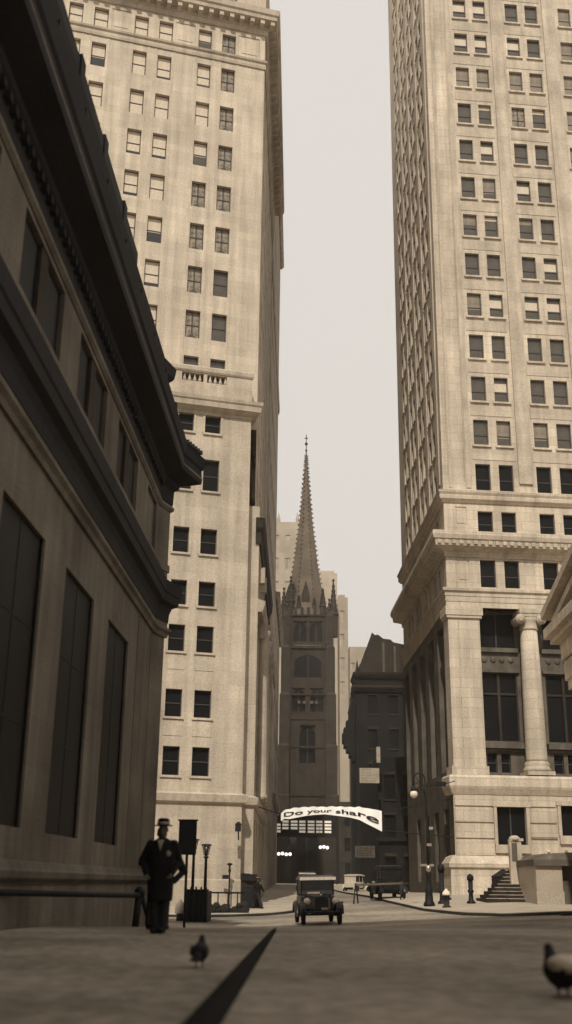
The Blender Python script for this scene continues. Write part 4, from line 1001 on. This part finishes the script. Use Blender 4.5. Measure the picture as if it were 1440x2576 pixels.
def globes(x0, y, z, n_, dx, label):
    root = empty('hanging_lights', (x0, y, z), 0, label, 'lights', 'rows of lit globes in the dark street end')
    b = MB(); b.box(-.2, dx*(n_-1)+.2, .15, .25, .05, .12); b.tube([(-.1, .2, .1), (-.1, .2, 3)], .03, 5); b.build('rail', 'black_iron', root)
    for i in range(n_): MB().ball((dx*i, 0, .06*sin(i*2)), .24, 10, 7).build('globe', 'bulb', root)
globes(-.45, 158, 4.65, 4, .53, 'row of four lit globes low on the left under the banner')
globes(5.55, 163, 5.75, 3, .5, 'row of three lit globes in the middle under the banner')
def flat_sign(x0, x1, y, z0, z1, m, label, lines, name='sign_board'):
    root = empty(name, ((x0+x1)/2, y, z0), 0, label, 'sign'); w_ = x1-x0; h = z1-z0
    MB().box(-w_/2, w_/2, 0, .1, 0, h).build('board', m, root)
    b = MB(); t = .07; b.box(-w_/2-t, w_/2+t, .02, .14, -t, 0); b.box(-w_/2-t, w_/2+t, .02, .14, h, h+t); b.box(-w_/2-t, -w_/2, .02, .14, 0, h); b.box(w_/2, w_/2+t, .02, .14, 0, h); b.build('frame', 'dark_wood', root)
    bb = MB()
    random.seed(lines)
    for j in range(lines):     # illegible rows of painted lettering
        x = -w_/2+.15; zc = h-(j+.7)*h/(lines+.5)
        while x < w_/2-.25:
            ww = random.uniform(.08, .2); bb.box(x, x+ww, -.012, -.003, zc-.09, zc+.05+random.uniform(0, .04)); x += ww+random.uniform(.04, .12)
    if lines: bb.build('lettering', 'side_stone' if m != 'sign_dim' else 'brownstone', root)
    return root
flat_sign(7.65, 9.6, 110, 10.3, 11.75, 'sign_paint', 'pale painted signboard high against the near-black building', 5)
flat_sign(7.27, 9.2, 112, 3.3, 4.35, 'sign_dim', 'dim grey signboard low at street level, below the banner end', 4)
flat_sign(9.4, 9.78, 110.5, 12.35, 13.9, 'sign_paint', 'narrow upright pale sign above the painted signboard', 0)
# dark shop row at the foot of the right side, and the dark gateway at the street's end
r = plain_block('shop_row', 9.75, 113, 90, 6, 26, -1, 13.2, 'dark_brick', 'low near-black shopfront row behind the signboards', grid(.6, 1.9, 3, 1.1, 1, 4, 3, 2.4), .3, glass='glass_black')
MB().box(-.3, 6, -.4, 0, 4.9, 5.3).build('fascia', 'black_iron', r)
def gateway():
    root = empty('church_railings', (0, 192, 0), 0, 'dark iron churchyard gates and stone piers across the foot of the church', 'gate')
    for x in (-3.4, 1.2, 7.2, 12.4):
        MB().box(x-.5, x+.5, 0, 1, 0, 6.0).build('pier', 'brownstone', root); MB().mesh([(x-.6, -.1, 6), (x+.6, -.1, 6), (x+.6, 1.1, 6), (x-.6, 1.1, 6), (x, .5, 7.2)], [(0, 1, 4), (1, 2, 4), (2, 3, 4), (3, 0, 4), (0, 3, 2, 1)]).build('cap', 'brownstone', root.children[-1])
    b = MB()
    for i in range(90):
        x = -3.3+i*.175; b.box(x, x+.05, .45, .5, .4, 4.6)
    b.box(-3.4, 12.4, .44, .52, 1.0, 1.1); b.box(-3.4, 12.4, .44, .52, 4.1, 4.2); b.build('bars', 'black_iron', root)
gateway()
plain_block('office_block', 10.0, 198, 90, 8, 6, -1, 14.6, 'brownstone', 'dark low block across the street end, right of the church foot', grid(1, 2.3, 3, 1, 2, 4.2, 3, 2.2), glass='glass_black')
# small lit chimney gap block right of the church
plain_block('office_block', 16.2, 260, 90, 9, 10, -1, 33, 'pale_stone', 'pale low block glimpsed in the gap right of the church tower', grid(1, 2.2, 3, 1, 4, 4, 7, 2))

# ------------------------------------------------------------------ vehicles
def wheel(parent, x, y, r=.39, w_=.13):
    z = r
    def rg(rr, xx): return [(x+xx, y+rr*cos(2*pi*i/20), z+rr*sin(2*pi*i/20)) for i in range(20)]
    t = MB(); t.rings([rg(r-.07, -w_/2), rg(r-.01, -w_/2), rg(r, -w_/4), rg(r, w_/4), rg(r-.01, w_/2), rg(r-.07, w_/2), rg(r-.07, -w_/2)], True, False, True)
    wo_ = t.build('wheel', 'tyre', parent)
    q = MB(); q.rings([rg(r-.07, -.03), rg(r-.1, -.04), rg(r-.1, .04), rg(r-.07, .03)], True, False, True)
    for i in range(10): a = 2*pi*i/10; q.tube([(x, y+.04*cos(a), z+.04*sin(a)), (x, y+(r-.09)*cos(a), z+(r-.09)*sin(a))], .015, 5)
    q.rings([rg(.07, -.08), rg(.08, 0), rg(.07, .08)], True, True, True)
    q.build('rim', 'dark_wood', wo_)
def sedan(loc, rz, label, roof='canvas', body='car_paint', open_=False):
    # front of the car faces local -y
    root = empty('vintage_car', loc, rz, label, 'car')
    b = MB()
    def sec(y, hw, z0, z1, r=.08): return [(-hw, y, z0), (hw, y, z0), (hw, y, z1-r), (hw-r, y, z1), (-hw+r, y, z1), (-hw, y, z1-r)]
    b.rings([sec(.15, .60, .55, 1.08), sec(.3, .68, .5, 1.12), sec(2.0, .70, .5, 1.12), sec(2.35, .62, .55, 1.05)], True, True, False)
    # pillars of the cabin
    for x in (-.64, .64):
        for y in (.42, 1.25, 2.1): b.box(x-.035, x+.035, y-.04, y+.04, 1.1, 1.72)
    b.box(-.66, .66, 2.06, 2.12, 1.1, 1.72)
    b.build('body', body, root)
    b = MB(); b.rings([sec(-1.05, .24, .62, 1.02, .1), sec(-.5, .34, .6, 1.06, .12), sec(.15, .52, .56, 1.12, .14)], True, True, False)
    b.box(-.02, .02, -1.04, .14, 1.02, 1.045); b.build('hood', body, root)
    b = MB(); b.rings([sec(-1.16, .27, .52, 1.06, .12), sec(-1.05, .28, .52, 1.07, .12)], True, True, False); rad = b.build('radiator', 'car_paint', root)
    b = MB(); b.box(-.27, .27, -1.18, -1.163, 1.0, 1.05); b.box(-.22, .22, -1.19, -1.17, .58, .98); b.build('grille', 'dark_wood', rad)
    MB().ball((0, -1.1, 1.12), .05, 8, 6).build('radiator_cap', 'nickel', rad)
    b = MB(); b.rings([sec(-.0+.15, .70, 1.68, 1.80, .06), sec(.4, .74, 1.72, 1.86, .07), sec(1.2, .75, 1.74, 1.90, .08), sec(2.2, .70, 1.70, 1.84, .07)], True, True, False); rf = b.build('roof', body, root)
    MB().box(-.72, .72, .02, .16, 1.70, 1.82).build('visor', roof, rf)
    b = MB(); b.box(-.61, .61, .40, .41, 1.14, 1.70); b.build('windscreen', 'glass_dark', root)
    MB().box(-.4, .1, .385, .398, 1.16, 1.24).build('dashboard_glint', 'nickel', root)
    for x in (-.65, .65): MB().box(x-.005, x+.005, .46, 2.06, 1.14, 1.7).build('side_window', 'glass_dark', root)
    for s_ in (-1, 1):
        f = MB(); rs = []
        for y, z in ((-1.35, .45), (-1.28, .72), (-1.0, .86), (-.65, .83), (-.3, .6), (0, .38), (.3, .32)): rs.append([(s_*.56, y, z-.02), (s_*.84, y, z-.05), (s_*.84, y, z-.02), (s_*.7, y, z+.04), (s_*.56, y, z+.02)])
        f.rings(rs, True, True, True); f.build('fender', body, root)
        f = MB(); rs = []
        for y, z in ((1.35, .34), (1.6, .7), (2.0, .86), (2.35, .75), (2.6, .42)): rs.append([(s_*.58, y, z-.02), (s_*.84, y, z-.05), (s_*.84, y, z-.02), (s_*.7, y, z+.04), (s_*.58, y, z+.02)])
        f.rings(rs, True, True, True); f.build('rear_fender', body, root)
        MB().box(min(s_*.6, s_*.82), max(s_*.6, s_*.82), .3, 1.4, .30, .35).build('running_board', body, root)
        h = MB(); h.rings([[(s_*.55+r*cos(2*pi*i/14), y, .90+r*sin(2*pi*i/14)) for i in range(14)] for r, y in ((.05, -.82), (.11, -.95), (.135, -1.1), (.13, -1.12))], True, True, True); ho = h.build('headlight', 'nickel', root)
        h = MB(); h.rings([[(s_*.55+r*cos(2*pi*i/14), y, .90+r*sin(2*pi*i/14)) for i in range(14)] for r, y in ((.12, -1.122), (.1, -1.15), (.03, -1.17))], True, True, True); h.build('lens', 'lamp_glass', ho)
        MB().tube([(s_*.84, -.98, .8), (s_*.86, -1.0, .9)], .03, 5).build('side_marker', 'nickel', root)
        wheel(root, s_*.70, -1.0); wheel(root, s_*.70, 1.95)
    b = MB(); b.tube([(-.7, -1.0, .39), (.7, -1.0, .39)], .04, 6); b.tube([(-.7, 1.95, .39), (.7, 1.95, .39)], .05, 6); b.box(-.4, .4, -1.1, 2.2, .42, .54); b.build('chassis', 'car_paint', root)
    b = MB(); b.tube([(-.68, -1.42, .5), (0, -1.5, .5), (.68, -1.42, .5)], .035, 6); b.tube([(-.3, -1.45, .5), (-.3, -1.1, .5)], .025, 5); b.tube([(.3, -1.45, .5), (.3, -1.1, .5)], .025, 5); b.build('bumper', 'dark_wood', root)
    MB().box(-.04, .22, -1.5, -1.48, .58, .66).build('number_plate', 'side_stone', root)
    return root
z = G(1.5, 45)
c1 = sedan((1.52, 46.2, z+.02), R(4), 'small black vintage sedan driving towards the viewer in the middle of the road')
c1.rotation_euler = (0, R(-1.6), R(4)); c1.scale = (1.02, 1.0, .98)
c2 = sedan((6.9, 75.5, G(6.9, 75.5)+.02), R(186), 'black vintage car parked with its back to the viewer at the right kerb', 'car_paint'); c2.scale = (1.1, 1.0, 1.12)
c3 = sedan((9.3, 128, G(9.3, 128)), R(150), 'far parked vintage car with a pale canvas roof under the dim signboard', 'canvas', 'canvas'); c3.location = (7.6, 112, G(7.6, 112)); c3.scale = (.9, .9, .9)
c4 = sedan((2.6, 110, G(2.6, 110)), R(2), 'farther dark car with a lit roof edge, just behind the small black sedan'); c4.location = (2.2, 98, G(2.2, 98))

# ------------------------------------------------------------------ people
def remesh(mb, name, m, parent, vox=.014, smooth=2):
    o = mb.build(name, m, parent); mod = o.modifiers.new('r', 'REMESH'); mod.mode = 'VOXEL'; mod.voxel_size = vox; mod.use_smooth_shade = True
    s_ = o.modifiers.new('s', 'SMOOTH'); s_.iterations = smooth; s_.factor = .5
    dg = bpy.context.evaluated_depsgraph_get(); me = bpy.data.meshes.new_from_object(o.evaluated_get(dg)); o.modifiers.clear()
    me.materials.clear(); me.materials.append(M[m] if isinstance(m, str) else m); o.data = me; me.polygons.foreach_set('use_smooth', [True]*len(me.polygons)); return o
def limb(mb, pts, rad):
    mb.tube(pts, rad, 12)
    for p, r in zip(pts, rad): mb.ball(p, r, 12, 8)
def person(loc, rz, label, legs, arms, hat=True, coat=True, H=1.76, body_m='skin', coat_m='cloth_black', extra=0):
    # faces local -y; coordinates for a 1.76 m figure
    root = empty('person', loc, rz, label, 'person'); root.scale = (H/1.76,)*3
    b = MB()
    b.ball((0, -.01, 1.63), .085, 16, 12, (.88, 1.05, 1.32)); b.ball((0, -.04, 1.57), .06, 12, 8, (.9, 1, 1)); b.ball((0, -.105, 1.615), .017, 8, 6, (.8, 1.3, 1.6))
    for s_ in (-1, 1): b.ball((s_*.078, 0, 1.62), .022, 8, 6, (.5, .9, 1.5)); b.ball((s_*.032, -.088, 1.655), .014, 8, 6)
    b.ball((0, -.093, 1.575), .02, 8, 6, (1.5, .5, .4))
    limb(b, [(0, .01, 1.42), (0, 0, 1.56)], [.062, .056])
    b.ball((0, 0, 1.28), .17, 14, 10, (1.1, .68, 1.1)); b.ball((0, 0, 1.08), .15, 14, 10, (1.05, .7, 1.1)); b.ball((0, 0, .95), .16, 14, 10, (1.08, .75, .8)); limb(b, [(-.16, 0, 1.40), (.16, 0, 1.40)], [.065, .065])
    for s_, kn, an, toe in legs:
        limb(b, [(s_*.09, 0, .92), kn, an], [.095, .062, .043]); limb(b, [(an[0], an[1], an[2]-.03), toe], [.042, .036])
    for s_, el, wr in arms:
        limb(b, [(s_*.19, 0, 1.39), el, wr], [.055, .042, .03])
        wv = Vector(wr); d = (wv-Vector(el)).normalized(); x, y = seg_frame(Vector((0, 0, 0)), d)
        pm = wv+d*.05; b.ball(pm, .04, 10, 8, (.8, .8, .9))
        for k, ln in enumerate((.07, .08, .075, .06)):
            o_ = x*(-.027+.018*k); p0 = pm+o_+d*.02; p1 = p0+d*ln*.55+y*.008; p2 = p1+d*ln*.35+y*.022; limb(b, [p0, p1, p2], [.0095, .009, .008])
        p0 = pm+x*.03; limb(b, [p0, p0+x*.025+d*.02, p0+x*.03+d*.05], [.011, .0105, .009])
    bod = remesh(b, 'body', 'skin', root, .009, 1)
    # trousers / shoes
    t = MB()
    for s_, kn, an, toe in legs: limb(t, [(s_*.09, 0, .93), kn, (an[0], an[1], an[2]+.0)], [.115, .085, .075])
    t.ball((0, 0, .95), .18, 14, 8, (1.05, .8, .7)); remesh(t, 'trousers', 'cloth_dark', root, .014)
    for s_, kn, an, toe in legs:
        sh = MB(); limb(sh, [(an[0], an[1]+.03, an[2]-.02), toe], [.055, .045]); sh.box(an[0]-.045, an[0]+.045, min(an[1], toe[1])-.03, max(an[1], toe[1])+.07, an[2]-.085, an[2]-.055); remesh(sh, 'shoe', 'cloth_black', root, .012)
    # coat
    c = MB(); rs = []
    prof = [(.50 if coat else .86, .20, .17), (.8 if coat else .9, .21, .17), (1.0, .21, .16), (1.2, .235, .165), (1.36, .225, .14), (1.44, .15, .10), (1.49, .085, .08)]
    for z_, a_, b_ in prof: rs.append([(a_*cos(2*pi*i/24), b_*sin(2*pi*i/24), z_) for i in range(24)])
    c.rings(rs, True, True, True)
    for s_, el, wr in arms: limb(c, [(s_*.19, 0, 1.385), el, tuple(Vector(el).lerp(Vector(wr), .93))], [.085, .075, .055])
    co = remesh(c, 'coat', coat_m, root, .014, 3)
    l = MB(); l.mesh([(-.05, -.148, 1.44), (.05, -.148, 1.44), (.0, -.172, 1.28), (-.05, -.09, 1.46), (.05, -.09, 1.46)], [(0, 1, 2), (0, 3, 4, 1)]); l.build('shirt_front', 'shirt', root)
    if hat:
        h = MB(); h.lathe([(.15, 1.685), (.155, 1.69), (.15, 1.7), (.098, 1.705), (.1, 1.76), (.092, 1.80), (.06, 1.815), (.02, 1.80)], 0, 0, 24); ho = h.build('hat', coat_m, root)
        h = MB(); h.lathe([(.102, 1.706), (.105, 1.707), (.105, 1.752), (.102, 1.753)], 0, 0, 24, True, False); h.build('hat_band', 'hat_band', ho)
    else:
        h = MB(); h.ball((0, .012, 1.665), .09, 14, 8, (.9, 1.05, 1.1)); h.build('hair', 'cloth_black', root)
    return root
m1 = person((-2.0, 18.9, 0), R(-6), 'man in a long black overcoat and banded hat standing in front, hands in his pockets',
       [(-1, (-.09, -.02, .49), (-.06, .0, .085), (-.07, -.14, .05)), (1, (.09, -.02, .49), (.05, .03, .085), (.06, -.11, .05))],
       [(-1, (-.33, .06, 1.13), (-.22, -.11, .92)), (1, (.27, .05, 1.12), (.20, -.13, .93))], H=1.80)
q = MB().ball((.14, -.172, 1.24), .04, 10, 6, (1, .3, 1.2)).build('handkerchief', 'hat_band', m1)
m1.scale = (1.02, 1.05, 1.0)
m2 = person((-1.62, 20.6, 0), R(20), 'person in dark clothes half hidden behind the man in the hat, elbow out',
       [(-1, (-.12, -.02, .49), (-.14, .02, .085), (-.15, -.12, .05)), (1, (.10, -.02, .49), (.10, .0, .085), (.11, -.14, .05))],
       [(-1, (-.30, .04, 1.12), (-.2, -.12, .95)), (1, (.40, .02, .98), (.2, -.12, .80))], hat=False, H=1.42, coat=True)
m2.scale = (1.1, 1, 1.0); m2.location = (-2.2, 20.6, 0)
m3 = person((-1.35, 65.2, G(-1.35, 65.2)+.14), R(60), 'person in dark clothes striding past the hooded stair entrance on the far left corner',
       [(-1, (-.1, -.18, .52), (-.08, -.3, .12), (-.08, -.42, .06)), (1, (.1, .12, .5), (.08, .34, .16), (.08, .26, .05))],
       [(-1, (-.28, .12, 1.14), (-.26, .02, .9)), (1, (.28, -.1, 1.14), (.26, -.26, .95))], H=1.72)

# ------------------------------------------------------------------ pigeons
def pigeon(loc, rz, label, white, s_=1.0):
    # faces local -y, standing plump with short legs, ~.28 m tall
    root = empty('pigeon', loc, rz, label, 'pigeon'); root.scale = (s_,)*3
    b = MB(); b.ball((0, .01, .135), .088, 18, 14, (.98, 1.45, 1.02)); b.ball((0, -.06, .155), .075, 14, 12, (1, 1, 1.1)); b.ball((0, .11, .11), .05, 12, 8, (.95, 1.8, .7))
    limb(b, [(0, -.075, .19), (0, -.10, .235), (0, -.105, .262)], [.056, .038, .028]); b.ball((0, -.112, .272), .031, 12, 8, (.9, 1.1, 1)); limb(b, [(0, -.135, .27), (0, -.162, .262)], [.008, .004])
    for q in (-1, 1): limb(b, [(q*.03, .0, .08), (q*.034, .01, .05)], [.026, .014])
    remesh(b, 'body', 'feather_dark', root, .006, 1)
    t = MB(); t.mesh([(-.035, .14, .13), (.035, .14, .13), (.05, .27, .07), (-.05, .27, .07), (-.035, .14, .112), (.035, .14, .112), (.05, .27, .06), (-.05, .27, .06)], [(0, 1, 2, 3), (7, 6, 5, 4), (0, 3, 7, 4), (1, 5, 6, 2), (3, 2, 6, 7)]); t.build('tail', 'feather_dark', root)
    for q in (-1, 1):
        w_ = MB(); w_.ball((q*.068, .03, .15), .062, 12, 8, (.35, 1.9, .85)); w_.build('wing', 'feather_dark', root)
        l = MB(); x = q*.034; l.tube([(x, .01, .06), (x, .015, .01)], .006, 6)
        for a in (-.6, 0, .6, pi): l.tube([(x, .015, .008), (x+.035*sin(a), .015-.035*cos(a), .004)], .004, 5)
        l.build('foot', 'bird_foot', root)
    if white:
        w_ = MB(); w_.ball((0, .055, .185), .098, 18, 12, (1.08, 1.3, .62)); w_.build('back', 'feather_white', root)
    return root
pigeon((-.80, 11.5, .01), R(172), 'dark pigeon standing on the pavement with its back turned, left of the kerb', False, 1.2).scale = (1.02, .8, .98)
pigeon((2.16, 9.0, .0), R(203), 'pigeon with a white back and dark head at the lower right of the roadway', True, 1.25)

# ------------------------------------------------------------------ haze
hm = bpy.data.materials.new('haze'); hm.use_nodes = True; t = hm.node_tree; t.nodes.clear()
pv = t.nodes.new('ShaderNodeVolumePrincipled'); pv.inputs['Density'].default_value = .00045; pv.inputs['Color'].default_value = (1, .90, .77, 1); pv.inputs['Anisotropy'].default_value = 0.2
ou = t.nodes.new('ShaderNodeOutputMaterial'); t.links.new(pv.outputs[0], ou.inputs['Volume'])
hz = MB().box(-1600, 1600, -500, 2600, -3, 125).build('haze', hm); tag(hz, kind='stuff')
